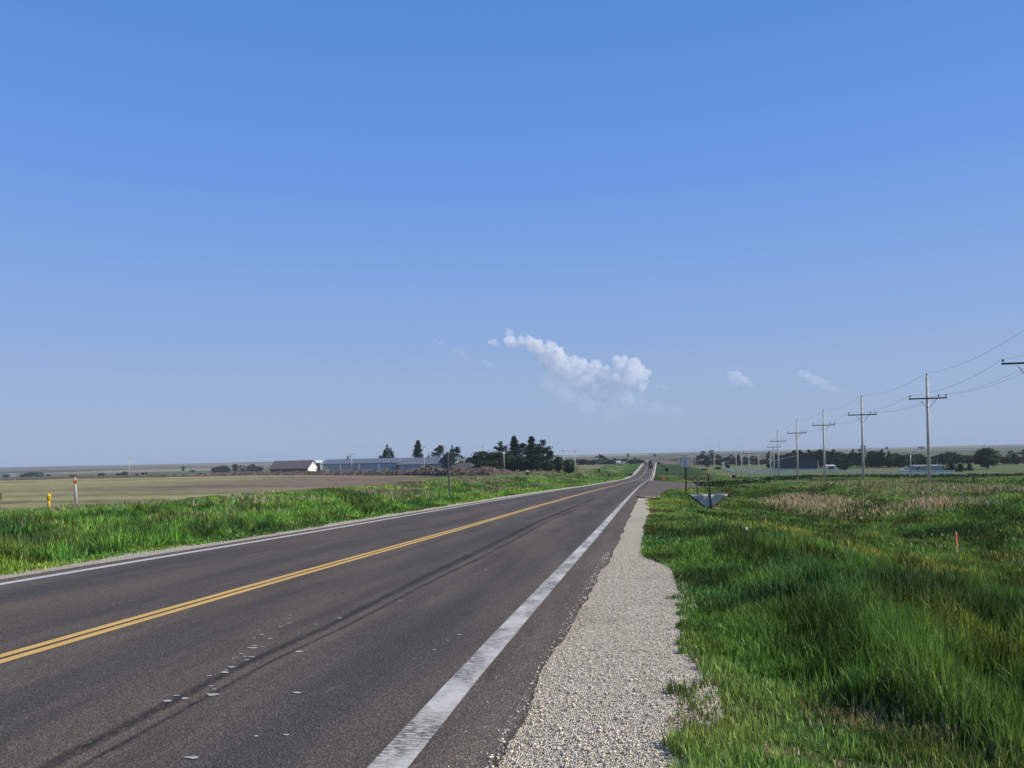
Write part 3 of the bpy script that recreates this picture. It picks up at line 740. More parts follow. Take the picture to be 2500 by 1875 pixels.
MB().tube((0, 0, -0.2), (0, 0, hh), 0.075, 0.05, 10).build('pole', M_STEEL, t, True)
b = MB(); b.tube((0, 0, hh - 0.08), (0.35, 0, hh + 0.05), 0.025, None, 6); b.build('arm', M_STEEL, t)
MB().lathe((0.42, 0, hh - 0.06), [(0.05, 0), (0.11, 0.04), (0.09, 0.13), (0.02, 0.16)], 10).build('lamp_head', M_GREYW, t)

# ---------------------------------------------------------------- poles on the left
LP = [(316, 314.5, 1117, 430, 1.0, 'lone utility pole on the dirt bank at the far left, nearest to the yellow posts'), (859, 858, 1107, 415, 2.4, 'utility pole with crossarm and transformer before the long blue-grey building'),
      (973, 972, 1109, 420, 0, 'slim utility pole at the seam between the two halves of the long building'), (1036, 1034.5, 1090, 330, 1.2, 'pale utility pole right of the spruce, before the long building windows'),
      (1375, 1373.5, 1098, 300, 1.0, 'utility pole right of the pine grove, left of two'), (1404, 1402.5, 1099, 282, 1.0, 'utility pole right of the pine grove, right of two')]
ltop = []
for xb, xt, yt, d, arm, nm in LP:
    p = on_ground(xb, d); top = at(xt, yt, d); h = top.z - p.z
    t = utility_pole(p, h, nm, 'utility poles left of the road', arm=arm, drop=0.45, braces=False)
    if arm == 2.4:
        MB().lathe((-0.5, -0.1, h - 2.2), [(0.02, 0), (0.26, 0.03), (0.28, 0.9), (0.1, 1.05), (0.05, 1.2)], 12).build('transformer', M_GREYW, t)
    ltop.append(p + Vector((0, 0, h)))
wire('power_line', ltop[:3], 1.4, 'thin cable slung from the far left pole over the long building', 'cables left of the road', 0.012, M_WIRE)
wire('power_line', [ltop[4], ltop[5], at(1560, 1104, 560)], 0.5, 'thin cable running from the poles beside the pine grove towards the road crest', 'cables left of the road', 0.02, M_WIRE)
p = on_ground(1378, 300)
MB_ = MB().tube((0, 0, -0.2), (0, 0, 7.0), 0.06, 0.05, 8)
o = MB_.build('steel_post', M_STEEL, None, True); o.location = p
MB().tube((0, 0, 7.0), (0, 0, 7.12), 0.08, 0.02, 8).build('cap', M_STEEL, o)
tag(o, 'thin pale steel post just right of the left pole beside the pine grove', 'post')
p = on_ground(1231, 290); h = at(1230, 1100, 290).z - p.z
t = thing('yard_light', p, 'pale yard light pole standing in front of the pine grove', 'yard light')
MB().tube((0, 0, -0.2), (0, 0, h - 0.4), 0.15, 0.11, 10).build('pole', M_WOOD, t, True)
MB().tube((0, 0, h - 0.6), (-0.9, -0.2, h - 0.25), 0.035, None, 6).build('arm', M_STEEL, t)
MB().lathe((-0.95, -0.2, h - 0.5), [(0.1, 0), (0.28, 0.06), (0.2, 0.25), (0.05, 0.3)], 10).build('lamp_head', M_STEEL, t)
p = on_ground(1757, 1500); h = at(1757, 1075, 1500).z - p.z
t = thing('radio_mast', p, 'faint slender radio mast on the far horizon right of the road', 'mast')
mb = MB()
for k in range(3):
    a = 2 * math.pi * k / 3; mb.tube((0.55 * math.cos(a), 0.55 * math.sin(a), 0), (0.25 * math.cos(a), 0.25 * math.sin(a), h - 3), 0.09, None, 5)
for k in range(16):
    z = 1 + k * (h - 5) / 16
    for j in range(3):
        a, b = 2 * math.pi * j / 3, 2 * math.pi * (j + 1) / 3
        mb.tube((0.5 * math.cos(a), 0.5 * math.sin(a), z), (0.5 * math.cos(b), 0.5 * math.sin(b), z + (h - 5) / 16), 0.05, None, 4)
mb.build('lattice', M_STEEL, t); MB().tube((0, 0, h - 3), (0, 0, h), 0.09, 0.04, 6).build('antenna', M_STEEL, t)

# ---------------------------------------------------------------- signs
def face_cam(p): return math.atan2(p.x, -p.y) * -0.0 + math.atan2(-p.x, p.y)
# diamond warning sign seen from behind
p = on_ground(1097, 55); zc = at(1094, 1125, 55).z - p.z
t = thing('warning_sign', p, 'diamond warning sign seen from behind on a leaning wooden post, left verge', 'road sign', None, YAW * 0.6)
t.rotation_euler = (0, R(-1.6), R(6))
MB().box((0, 0, (zc + 0.45) / 2 - 0.15), (0.10, 0.10, zc + 0.75)).build('post', plain('brown_post', (0.20, 0.165, 0.13), 0.85, 0.25, 5), t)
a = 0.655; MB().prism([(0, 0.055, zc - a), (a, 0.055, zc), (0, 0.055, zc + a), (-a, 0.055, zc)], (0, 0.012, 0)).build('sign_panel', plain('dull_aluminium', (0.125, 0.145, 0.145), 0.6, 0.15, 3), t)
# white text sign
p = on_ground(1673, 61.5); zb = at(1671, 1141.5, 61.5).z - p.z; zt = at(1671, 1117.5, 61.5).z - p.z
t = thing('regulatory_sign', p, 'square white sign with dark lettering on a dark post, right of the road', 'road sign', None, R(6))
MB().box((0.04, 0.05, zt / 2 - 0.2), (0.10, 0.08, zt + 0.3)).build('post', plain('dark_post', (0.045, 0.04, 0.032), 0.85, 0.25, 5), t)
wS = zt - zb; cz = (zt + zb) / 2
pn = MB().box((0, 0, cz), (wS, 0.012, wS)).build('sign_panel', plain('sign_blue_edge', (0.05, 0.075, 0.10), 0.5, 0.1, 5), t)
MB().box((0.0, -0.0075, cz), (wS * 0.89, 0.003, wS * 0.89)).build('face', plain('sign_white', (0.66, 0.67, 0.66), 0.45, 0.05, 5), pn)
def split_words(m):
    a, b = MB(), MB()
    for q in range(0, len(m.v), 8):
        vs = m.v[q:q + 8]; tgt = a if sum(v[0] for v in vs) < 0 else b
        tgt.box(sum((Vector(v) for v in vs), Vector()) / 8, Vector(vs[7]) - Vector(vs[0]))
    return a, b
M_INK = plain('sign_black', (0.018, 0.022, 0.035), 0.5, 0.1, 5)
for y, x0, x1, hh, n in ((0.27, -0.36, 0.36, 0.085, 12), (0.085, -0.17, 0.17, 0.12, 5), (-0.075, -0.12, 0.12, 0.04, 4), (-0.20, -0.22, 0.24, 0.055, 9), (-0.34, -0.28, 0.26, 0.055, 11)):
    q = (x1 - x0) / n; mb = MB()
    for k in range(n):
        X0 = (x0 + k * q) * wS; ww = q * wS * 0.78
        if n == 12 and k == 6: continue
        st = random.choice((0, 1, 2, 3)); z0 = cz + y * wS; H = hh * wS; e = ww * 0.34
        mb.box((X0 + e / 2, -0.010, z0), (e, 0.002, H))
        if st in (0, 1): mb.box((X0 + ww - e / 2, -0.010, z0), (e, 0.002, H))
        if st in (0, 2): mb.box((X0 + ww / 2 + e / 4, -0.0105, z0 + H / 2 - H * 0.12), (ww - e * 0.8, 0.002, H * 0.24))
        if st in (1, 2, 3): mb.box((X0 + ww / 2 + e / 4, -0.0105, z0), (ww - e * 0.8, 0.002, H * 0.24))
        if st in (2, 3): mb.box((X0 + ww / 2 + e / 4, -0.0105, z0 - H / 2 + H * 0.12), (ww - e * 0.8, 0.002, H * 0.24))
    for part in ((mb,) if n != 12 else split_words(mb)): part.build('word', M_INK, pn)

# folded roll-up work signs: the upper half of the diamond hangs down behind the lower half
def fabric_mat():
    t = NT('grey_sign_fabric')
    mp = t.n('ShaderNodeMapping'); t.t.links.new(t.pos(), mp.inputs['Vector']); mp.inputs['Scale'].default_value = (9, 9, 2.2)
    f = t.ramp(t.noise(1.0, 5, mp.outputs[0]), [(0.35, 0.0), (0.7, 1.0)])
    t.base(t.mix(f, (0.46, 0.425, 0.375), (0.76, 0.71, 0.63)), 0.75); t.bump(f, 0.03, 0.8); return t.m
M_FAB = fabric_mat()
def folded_sign(p, sc, label, rz, face=None, mast=1.75):
    t = thing('folded_sign', p, label, 'folded road sign', 'folded roll-up work signs', rz)
    a = 0.86 * sc; zt = 0.66 * sc; zc = zt
    # sagging fabric triangle, point down
    V, F = [], []
    n = 14
    for j in range(8):
        s = j / 7
        for k in range(n + 1):
            x = (k / n * 2 - 1) * a * (1 - s)
            V.append((x, -0.03 + 0.05 * sc * math.sin(6 * x / a) * (1 - s) + 0.05 * s, zt - a * s * 0.82 - 0.015 * math.sin(9 * x)))
    for j in range(7):
        for k in range(n):
            b = j * (n + 1) + k; F.append((b, b + 1, b + n + 2, b + n + 1))
    fb = MB().add(V, F).build('fabric', face or M_FAB, t, True)
    fb.modifiers.new('thick', 'SOLIDIFY').thickness = 0.006
    for s, m in ((-1, M_BLACK), (1, M_ORANGE)):
        MB().tube((s * a, -0.03, zt), (s * a * 0.18, 0.0, zt - a * 0.82 * 0.82), 0.035 * sc, None, 6).build('hem', m, t)
    MB().box((0, 0.02, zt + 0.005), (2 * a, 0.012, 0.035)).build('crossbar', M_STEEL, t)
    MB().tube((-a, -0.02, zt), (-a - 0.04, -0.02, zt - 0.09), 0.03, None, 6).build('corner_pocket', M_BLACK, t)
    MB().tube((a, -0.02, zt), (a + 0.05, -0.02, zt - 0.14), 0.03, None, 6).build('corner_pocket', M_BLACK, t)
    mt = MB().tube((0.10 * sc, -0.07, -0.1), (0.0, 0.03, mast * sc * 0.9), 0.045, 0.03, 8).build('mast', M_BLACK, t)
    MB().tube((0, 0.03, mast * sc * 0.9), (-0.03, 0.035, mast * sc), 0.04, 0.012, 8).build('tip', M_ORANGE, mt)
    for s in (-1, 1):
        MB().tube((0, 0, 0.12), (s * 0.6, 0.5, -0.03), 0.018, None, 6).build('stand_leg', M_STEEL, t); MB().tube((0, 0, 0.12), (s * 0.6, -0.4, -0.03), 0.018, None, 6).build('stand_leg', M_STEEL, t)
    return t
p = on_ground(1729, 35); p.z = at(1729, 1207, 35).z - 0.66
p.z = max(p.z, ground(p.x, p.y))
folded_sign(p, 1.0, 'large grey folded work sign with one orange hem, standing in the near grass', R(7))
p = on_ground(1707, 108)
folded_sign(p, 1.0, 'small dark folded work sign behind the large one, beyond a short post', R(-4), plain('dark_fabric', (0.045, 0.05, 0.06), 0.7, 0.2, 4), 1.25)
p = on_ground(1616, 215)
folded_sign(p, 1.0, 'bright orange folded work sign on the grass right of the far lane', R(6), M_ORANGE, 1.1)
p = on_ground(1540, 330)
folded_sign(p, 1.25, 'black folded work sign on the grass left of the far road', R(3), M_BLACK, 0.9)
p = on_ground(1702, 57); h = at(1702, 1171, 57).z - p.z
o = MB().tube((0, 0, -0.3), (0, 0, h), 0.065, 0.06, 10).build('marker_post', M_WOOD2, None, True); o.location = p
MB().lathe((0, 0, h), [(0.06, 0), (0.05, 0.04), (0.01, 0.05)], 10).build('top', M_WOOD2, o)
tag(o, 'short dark wooden post just left of the large folded sign', 'post')
# dark square sign on a green post, seen from behind
p = on_ground(1628, 195); zb = at(1628, 1150.5, 195).z - p.z
t = thing('small_road_sign', p, 'small dark square sign seen from behind, right of the orange folded sign', 'road sign')
MB().box((0, 0.04, zb / 2 + 0.2), (0.09, 0.06, zb + 0.9)).build('post', M_GREENP, t); MB().box((0, 0, zb + 0.4), (0.66, 0.015, 0.8)).build('sign_panel', plain('black_green', (0.012, 0.018, 0.014), 0.7, 0.2, 5), t)
p = on_ground(1617, 330); zb = at(1617, 1139, 330).z - p.z
t = thing('marker_sign', p, 'tiny dark marker on a thin green post behind the orange folded sign', 'marker')
MB().box((0, 0, zb / 2 - 0.2), (0.09, 0.06, zb + 0.4)).build('post', M_GREENP, t); MB().lathe((0, 0, zb), [(0.02, 0), (0.22, 0.1), (0.22, 0.35), (0.02, 0.45)], 10).build('disc', M_GREENP, t)
# green street sign on the left
p = on_ground(1462, 225); zb = at(1462, 1151.5, 225).z - p.z
t = thing('small_road_sign', p, 'small green sign on a green post on the left verge before the far trees', 'road sign')
MB().box((-0.1, 0.04, zb / 2), (0.11, 0.06, zb + 0.8)).build('post', M_GREENP, t); MB().box((0.12, 0, zb + 0.4), (0.62, 0.015, 0.85)).build('sign_panel', plain('sign_green', (0.05, 0.09, 0.065), 0.6, 0.1, 5), t)
# posts
p = on_ground(1287, 100)
o = MB().box((0, 0, 0.28), (0.10, 0.04, 1.0)).build('marker_post', M_WHITEP); o.location = p; tag(o, 'short white marker post at the grass edge before the pine grove', 'post')
p, d = hit(2202, 1172); h = at(2202, 1163, d).z - p.z
o = MB().box((0, 0, h / 2 - 0.1), (0.16, 0.05, h + 0.2)).build('marker_post', M_WHITEP); o.location = p; tag(o, 'short white marker post left of the thin grey lamp pole', 'post')
p, d = hit(1740, 1177); h = at(1740, 1166, d).z - p.z
o = MB().box((0, 0, h / 2 - 0.1), (0.15, 0.05, h + 0.2)).build('marker_post', plain('pale_yellow_paint', (0.55, 0.52, 0.30), 0.7, 0.1, 5)); o.location = p; tag(o, 'short pale yellow post by the gravel drive, beneath the lone pale pole', 'post')
p = on_ground(1835, 205); h = 1.3
o = MB().box((0, 0, h / 2 - 0.1), (0.22, 0.06, h + 0.2)).build('marker_post', M_WHITEP); o.location = p; tag(o, 'short white post right of the pair of short-armed poles', 'post')
# lath stake with orange flagging, near grass
p, d = hit(2337, 1368); h = at(2333, 1298, d).z - p.z
t = thing('survey_stake', p, 'thin pale survey stake with orange top, standing in the near ditch grass', 'stake')
MB().box((0, 0, h / 2 - 0.15), (0.04, 0.022, h + 0.3)).build('lath', plain('raw_lath', (0.60, 0.50, 0.38), 0.8, 0.15, 12), t)
MB().box((-0.004, 0, h - 0.22), (0.055, 0.035, 0.36)).build('flagging', plain('orange_ribbon', (0.85, 0.20, 0.12), 0.6, 0.2, 14), t)
t.rotation_euler = (0, R(-3), R(50))
# litter
p, d = hit(1815, 1313)
mb = MB(); n = 9; Vl = []
for j in range(n):
    for k in range(n):
        Vl.append(((j / (n - 1) - .5) * .22, (k / (n - 1) - .5) * .16, .16 + .5 * (k / (n - 1) - .5) * .16 + .05 * math.sin(j * 1.7 + k) + .04 * math.cos(k * 2.3 - j)))
mb.add(Vl, [(j * n + k, (j + 1) * n + k, (j + 1) * n + k + 1, j * n + k + 1) for j in range(n - 1) for k in range(n - 1)])
o = mb.build('litter', M_WHITEP, None, True); o.location = p; o.modifiers.new('thick', 'SOLIDIFY').thickness = 0.004
tag(o, 'small crumpled white scrap of litter caught in the near grass', 'litter')
# left verge posts
p = on_ground(118, 58); zt = at(118, 1201, 58).z - p.z
t = thing('pipeline_marker', p, 'yellow pipeline vent marker with a domed cap on the left verge', 'pipeline marker')
MB().tube((0, 0, -0.3), (0, 0, zt - 0.38), 0.075, None, 14).build('post', M_YELP, t, True)
cp = MB().lathe((0, 0, zt - 0.62), [(0.075, 0), (0.13, 0.03), (0.14, 0.2), (0.14, 0.26), (0.155, 0.28), (0.15, 0.36), (0.11, 0.44), (0.05, 0.47), (0.03, 0.52), (0.005, 0.53)], 16).build('cap', M_YELP, t, True)
MB().tube((0, 0, zt - 0.37), (0, 0, zt - 0.345), 0.146, None, 16).build('band', plain('dark_amber', (0.22, 0.11, 0.01), 0.5, 0.1, 8), cp)
MB().box((-0.085, -0.01, (zt - 0.62) / 2), (0.03, 0.03, zt - 0.62)).build('conduit', plain('dark_yellow', (0.50, 0.26, 0.015), 0.5, 0.1, 8), t)
p = on_ground(185, 61); zt = at(182.5, 1166, 61).z - p.z
t = thing('wooden_post', p, 'weathered wooden post tied with orange ribbon on the left verge', 'post'); t.rotation_euler = (0, R(-2.2), 0)
MB().tube((0, 0, -0.3), (0, 0, zt), 0.10, 0.095, 12).build('post', plain('bleached_wood', (0.42, 0.40, 0.37), 0.85, 0.25, 6), t, True)
MB().tube((0, 0, zt - 0.42), (0, 0, zt - 0.16), 0.108, 0.105, 12).build('ribbon', M_ORANGE, t, True)
MB().prism([(0.09, -0.05, zt - 0.17), (0.17, -0.06, zt - 0.2), (0.18, -0.06, zt - 0.38), (0.12, -0.05, zt - 0.5), (0.08, -0.05, zt - 0.35)], (0, 0.012, 0)).build('ribbon_tail', M_ORANGE, t)
p = on_ground(-4, 57); zt = at(0, 1203, 57).z - p.z; zb = at(0, 1221, 57).z - p.z
t = thing('marker_sign', p, 'small yellow marker sign on a thin post cut by the left edge of the photo', 'marker')
MB().box((0, 0.03, zt / 2 - 0.15), (0.06, 0.04, zt + 0.2)).build('post', M_WOOD2, t)
pn = MB().box((0.08, 0, (zt + zb) / 2), (0.46, 0.012, zt - zb)).build('sign_panel', plain('sign_yellow', (0.85, 0.60, 0.20), 0.5, 0.08, 6), t)
MB().lathe((0, 0, 0), [(0.045, -0.002), (0.045, 0.002)], 14).build('symbol', M_BLACK, pn).matrix_local = Matrix.Translation((0.08, -0.009, (zt + zb) / 2)) @ Matrix.Rotation(R(90), 4, 'X')

# ---------------------------------------------------------------- buildings
M_METALW = None
def ribbed(name, c, rough=0.5, pitch=0.3, var=0.1):
    t = NT(name)
    wv = t.n('ShaderNodeTexWave', wave_type='BANDS', bands_direction='X', i_Scale=1.0 / pitch / 2, i_Distortion=0.0)
    t.t.links.new(t.pos(), wv.inputs['Vector'])
    f = t.ramp(t.noise(0.35, 5), [(0.3, 0.0), (0.7, 1.0)])
    t.base(t.mix(f, [x * (1 - var) for x in c], [x * (1 + var) for x in c]), rough)
    t.bump(wv.outputs[0], 0.03, 0.7)
    return t.m
def gable_shell(L, Wd, he, hr, wall_m, roof_m, root, over=0.35, gable_m=None, trim_m=None):
    """long side along X facing -Y, gable ends at +-X; base in the middle of the front"""
    h = L / 2
    MB().add([(-h, 0, -0.4), (h, 0, -0.4), (h, 0, he), (-h, 0, he), (-h, Wd, -0.4), (h, Wd, -0.4), (h, Wd, he), (-h, Wd, he)], [(0, 1, 2, 3), (5, 4, 7, 6), (4, 5, 1, 0)]).build('wall', wall_m, root)
    for s in (-1, 1):
        MB().prism([(s * h, 0.003, -0.4), (s * h, Wd - 0.003, -0.4), (s * h, Wd - 0.003, he), (s * h, Wd / 2, hr - 0.05), (s * h, 0.003, he)], (-s * 0.05, 0, 0)).build('gable_wall', gable_m or wall_m, root)
    k = (hr - he) / (Wd / 2); o = over
    rf = MB()
    for sg in (0, 1):
        y0, y1 = (-o, Wd / 2) if sg == 0 else (Wd + o, Wd / 2)
        z0, z1 = he - k * o + 0.06, hr + 0.06
        pts = [(-h - o, y0, z0), (-h - o, y1, z1), (-h - o, y1, z1 + 0.12), (-h - o, y0, z0 + 0.12)]
        rf.prism(pts, (L + 2 * o, 0, 0))
    r_ = rf.build('roof', roof_m, root)
    if trim_m:
        MB().box((0, -o - 0.02, he - k * o + 0.02), (L + 2 * o, 0.06, 0.24)).build('fascia', trim_m, root)
    return r_
FACE_W = plain('blue_grey_siding', (0.265, 0.325, 0.365), 0.55, 0.06, 0.5)
# barn with a white gable
d = 410; p = on_ground(705, d); xl = at(643, 1150, d); xr = at(743, 1150, d); L = (xr - xl).x
zr_ = at(700, 1125.5, d).z - p.z; ze_ = at(700, 1143.5, d).z - p.z
t = thing('barn', p, 'brown-roofed barn whose end gable is bright white, left end of the farm', 'barn')
rb = gable_shell(L, 13.0, ze_, zr_, plain('grey_brown_siding', (0.13, 0.12, 0.115), 0.8, 0.15, 0.6), ribbed('brown_metal_roof', (0.125, 0.105, 0.11), 0.5), t, 0.6, M_WHITEP, plain('brown_trim', (0.10, 0.085, 0.085), 0.6))
MB().tube((L / 2 + 0.06, 6.5, zr_ - 1.6), (L / 2 + 0.13, 6.5, zr_ - 1.6), 0.28, None, 12).build('gable_vent', M_GREYW, t)
MB().box((-L / 2 + 0.1, -0.06, ze_ / 2), (0.25, 0.1, ze_ - 0.3)).build('corner_trim', M_WHITEP, t)
# small white building behind it
d = 470; p = on_ground(765, d); zt = at(765, 1125, d).z - p.z
t = thing('shed', p, 'low white-roofed shed between the white-gabled barn and the long building', 'shed')
gable_shell(9, 7, zt - 1.3, zt, plain('shed_grey', (0.3, 0.33, 0.36), 0.7), M_WHITEP, t, 0.3)
MB().box((1, -0.04, 1.2), (2.4, 0.05, 2.6)).build('door', M_GREYW, t)
# long blue-grey building in two halves
d = 415; xl = at(778, 1140, d); xm = at(974, 1140, d); p = (xl + xm) / 2; p.z = ground(p.x, p.y)
L = (xm - xl).x; ze_ = at(880, 1132, d).z - p.z; zr_ = at(880, 1123, d).z - p.z + 0.5
t = thing('long_building', p, 'long blue-grey machine shed with white pilasters and a roof vent', 'farm building', 'two halves of the long blue-grey building')
roofm = ribbed('blue_grey_metal_roof', (0.145, 0.165, 0.205), 0.45)
TRIM = plain('navy_trim', (0.035, 0.05, 0.085), 0.6)
rf = gable_shell(L, 15, ze_, zr_, FACE_W, roofm, t, 0.12, FACE_W, TRIM)
for px in (780, 828, 877, 928):
    x = (at(px, 1140, d) - p).x
    MB().box((x, -0.06, ze_ / 2 - 0.1), (0.65, 0.12, ze_ - 0.5)).build('pilaster', M_WHITEP, t)
for px0, px1 in ((783, 812), (832, 862), (881, 912), (931, 955)):
    x0, x1 = (at(px0, 1140, d) - p).x, (at(px1, 1140, d) - p).x
    MB().box(((x0 + x1) / 2, -0.03, 0.55), (x1 - x0, 0.05, 1.3)).build('wainscot', plain('pale_wainscot', (0.44, 0.50, 0.55), 0.6, 0.06, 0.6), t)
vx = (at(834, 1120, d) - p).x
cu = MB().box((vx, 7.5, zr_ + 0.55), (0.9, 0.9, 1.0)).build('roof_vent', M_GREYW, rf)
MB_ = MB().add([(vx - .6, 6.9, zr_ + 1.06), (vx + .6, 6.9, zr_ + 1.06), (vx + .6, 8.1, zr_ + 1.06), (vx - .6, 8.1, zr_ + 1.06), (vx, 7.5, zr_ + 1.9)], [(0, 1, 2, 3), (0, 1, 4), (1, 2, 4), (2, 3, 4), (3, 0, 4)]).build('vent_cap', M_GREYW, rf)
t0_ = t
d = 405; xl = at(969, 1140, d); xm = at(1106, 1140, d); p = (xl + xm) / 2; p.z = ground(p.x, p.y)
L = (xm - xl).x; ze_ = at(1020, 1133.5, d).z - p.z; zr_ = at(1020, 1120.5, d).z - p.z + 0.5
t = thing('long_building', p, 'blue-grey building half with dark windows and a white end gable behind the diamond sign', 'farm building', 'two halves of the long blue-grey building')
rf = gable_shell(L, 16.5, ze_, zr_, FACE_W, roofm, t, 0.5, M_WHITEP, TRIM)
for px in (979, 1031):
    x = (at(px, 1140, d) - p).x; MB().box((x, -0.06, ze_ / 2 - 0.1), (0.5, 0.12, ze_ - 0.4)).build('pilaster', M_WHITEP, t)
for px in (1043.5, 1084):
    x = (at(px, 1140, d) - p).x
    fr = MB().box((x, -0.03, 1.35), (2.7, 0.06, 1.9)).build('window', M_WHITEP, t)
    for s in (-1, 1): MB().box((x + s * 0.64, -0.066, 1.35), (1.18, 0.02, 1.75)).build('pane', M_DARKGLASS, fr)
MB().box((-L / 2 + 10, -0.03, 0.5), (9, 0.05, 1.2)).build('wainscot', plain('pale_wainscot', (0.44, 0.50, 0.55), 0.6, 0.06, 0.6), t)
MB().box((L / 2 + 0.04, 8.5, 1.2), (0.06, 1.2, 1.6)).build('window', M_DARKGLASS, t)
# low dark-roofed house
d = 345; xl = at(1112, 1145, d); xm = at(1158, 1145, d); p = (xl + xm) / 2; p.z = ground(p.x, p.y)
L = (xm - xl).x; ze_ = at(1135, 1139.5, d).z - p.z; zr_ = at(1135, 1129.5, d).z - p.z
t = thing('farmhouse', p, 'low farmhouse with a dark hipped roof left of the pine grove', 'house')
h = L / 2; MB().add([(-h, 0, -.4), (h, 0, -.4), (h, 9, -.4), (-h, 9, -.4), (-h, 0, ze_), (h, 0, ze_), (h, 9, ze_), (-h, 9, ze_)], [(0, 1, 5, 4), (1, 2, 6, 5), (2, 3, 7, 6), (3, 0, 4, 7)]).build('wall', plain('dark_siding', (0.12, 0.13, 0.125), 0.8), t)
o_ = 0.6; MB().add([(-h - o_, -o_, ze_), (h + o_, -o_, ze_), (h + o_, 9 + o_, ze_), (-h - o_, 9 + o_, ze_), (-h + 1.0, 4.5, zr_), (h - 3.6, 4.5, zr_)], [(0, 1, 5, 4), (1, 2, 5), (2, 3, 4, 5), (3, 0, 4), (3, 2, 1, 0)]).build('roof', plain('dark_shingles', (0.075, 0.08, 0.095), 0.8, 0.2, 2), t)
MB().box((0, -o_ - 0.05, ze_ - 0.02), (L + 1.2, 0.1, 0.16)).build('gutter', plain('pale_gutter', (0.45, 0.46, 0.46), 0.6), t)
MB().box((-1.5, -0.03, 1.3), (1.6, 0.06, 1.1)).build('window', M_DARKGLASS, t); MB().box((1.5, -0.03, 0.9), (1.0, 0.06, 2.1)).build('door', M_GREYW, t)
# big dark barn on the right, gable towards us
d = 419; xl = at(1892, 1140, d); xm = at(1994, 1140, d); p = (xl + xm) / 2; p.z = at(1945, 1146.5, d).z
Wb = (xm - xl).length; ze_ = at(1945, 1124.8, d).z - p.z; zr_ = at(1945, 1114.5, d).z - p.z
a = math.atan2((xm - xl).y, (xm - xl).x)
t = thing('metal_barn', p, 'wide dark metal barn with a low gable behind the white fence', 'barn', None, 0.0)
h = Wb / 2; gm = ribbed('charcoal_siding', (0.052, 0.062, 0.07), 0.6, 0.45)
MB().prism([(-h, 0, -1.5), (h, 0, -1.5), (h, 0, ze_), (0, 0, zr_), (-h, 0, ze_)], (0, 6, 0)).build('wall', gm, t)
rf = MB()
for s in (-1, 1):
    k = (zr_ - ze_) / h
    rf.prism([(s * (h + 0.5), -0.5, ze_ - k * 0.5 + 0.05), (0, -0.5, zr_ + 0.05), (0, -0.5, zr_ + 0.25), (s * (h + 0.5), -0.5, ze_ - k * 0.5 + 0.25)], (0, 7, 0))
rf.build('roof', ribbed('taupe_metal_roof', (0.13, 0.112, 0.112), 0.5), t)
MB().box((h + 0.2, -0.25, ze_ / 2 - 0.3), (0.3, 0.2, ze_)).build('downpipe', M_WHITEP, t)
MB().box((-1.0, -0.04, 1.7), (4.6, 0.06, 3.6)).build('door', ribbed('charcoal_door', (0.045, 0.054, 0.062), 0.6, 0.6), t)
# sheds on the right
def box_shed(px0, px1, yt, yb, d, label, wall, trim, roof, dep=5):
    xl = at(px0, yb, d); xm = at(px1, yb, d); p = (xl + xm) / 2; p.z = ground(p.x, p.y)
    L = (xm - xl).length; h = at((px0 + px1) / 2, yt, d).z - p.z
    t = thing('shed', p, label, 'shed', None, math.atan2((xm - xl).y, (xm - xl).x) * 0.6)
    MB().box((0, dep / 2, h / 2 - 0.35), (L, dep, h + 0.5)).build('wall', wall, t)
    MB().add([(-L / 2 - .3, -.3, h - .12), (L / 2 + .3, -.3, h - .12), (L / 2 + .3, dep + .3, h + .35), (-L / 2 - .3, dep + .3, h + .35), (-L / 2 - .3, -.3, h + .04), (L / 2 + .3, -.3, h + .04), (L / 2 + .3, dep + .3, h + .5), (-L / 2 - .3, dep + .3, h + .5)],
             [(0, 1, 2, 3), (4, 5, 6, 7), (0, 1, 5, 4), (1, 2, 6, 5), (2, 3, 7, 6), (3, 0, 4, 7)]).build('roof', roof, t)
    for s in (-1, 1): MB().box((s * (L / 2 - 0.05), -0.04, h / 2 - 0.2), (0.35, 0.1, h)).build('corner_trim', trim, t)
    return t, L, h
t, L, h = box_shed(2238, 2303, 1138, 1157, 325, 'grey-blue flat-roofed shed behind the tallest whole utility pole', ribbed('pale_blue_siding', (0.27, 0.31, 0.34), 0.6, 0.5), TRIM, plain('pale_flat_roof', (0.20, 0.21, 0.215), 0.7), 7)
MB().box((-L * 0.42, -0.05, h * 0.4), (0.9, 0.06, h * 0.75)).build('door', M_GREYW, t)
t, L, h = box_shed(2019, 2039, 1137.5, 1151, 372, 'small open white shelter right of the dark barn', plain('dull_white', (0.42, 0.43, 0.43), 0.7), M_WHITEP, plain('dull_white_roof', (0.52, 0.53, 0.53), 0.6), 3)
MB().box((0.0, -0.05, h * 0.55), (L * 0.74, 0.06, h * 0.5)).build('opening_shade', plain('shelter_shade', (0.10, 0.11, 0.12), 0.8), t)  # dark panel on the solid wall, painted as the shade inside the shelter
t, L, h = box_shed(2252, 2288, 1120.5, 1130, 470, 'low buff-roofed house half hidden in trees above the grey-blue shed', plain('house_dark', (0.09, 0.09, 0.08), 0.8), M_WHITEP, plain('buff_roof', (0.28, 0.26, 0.23), 0.8), 8)
MB().box((0, -0.05, h * 0.45), (1.4, 0.06, 1.0)).build('window', M_DARKGLASS, t)
t, L, h = box_shed(5, 24, 1157.5, 1164, 1150, 'tiny beige-roofed farmhouse at the far left edge of the photo', plain('far_house_wall', (0.16, 0.15, 0.16), 0.8), M_WHITEP, plain('beige_roof', (0.42, 0.38, 0.33), 0.8), 14)
MB().box((0, -0.05, h * 0.4), (2.4, 0.06, 1.2)).build('window', M_DARKGLASS, t)
t, L, h = box_shed(1506, 1516, 1128.5, 1136.5, 610, 'tall white grain hopper box standing before the dark trees left of the road', M_WHITEP, M_WHITEP, M_WHITEP, 3)
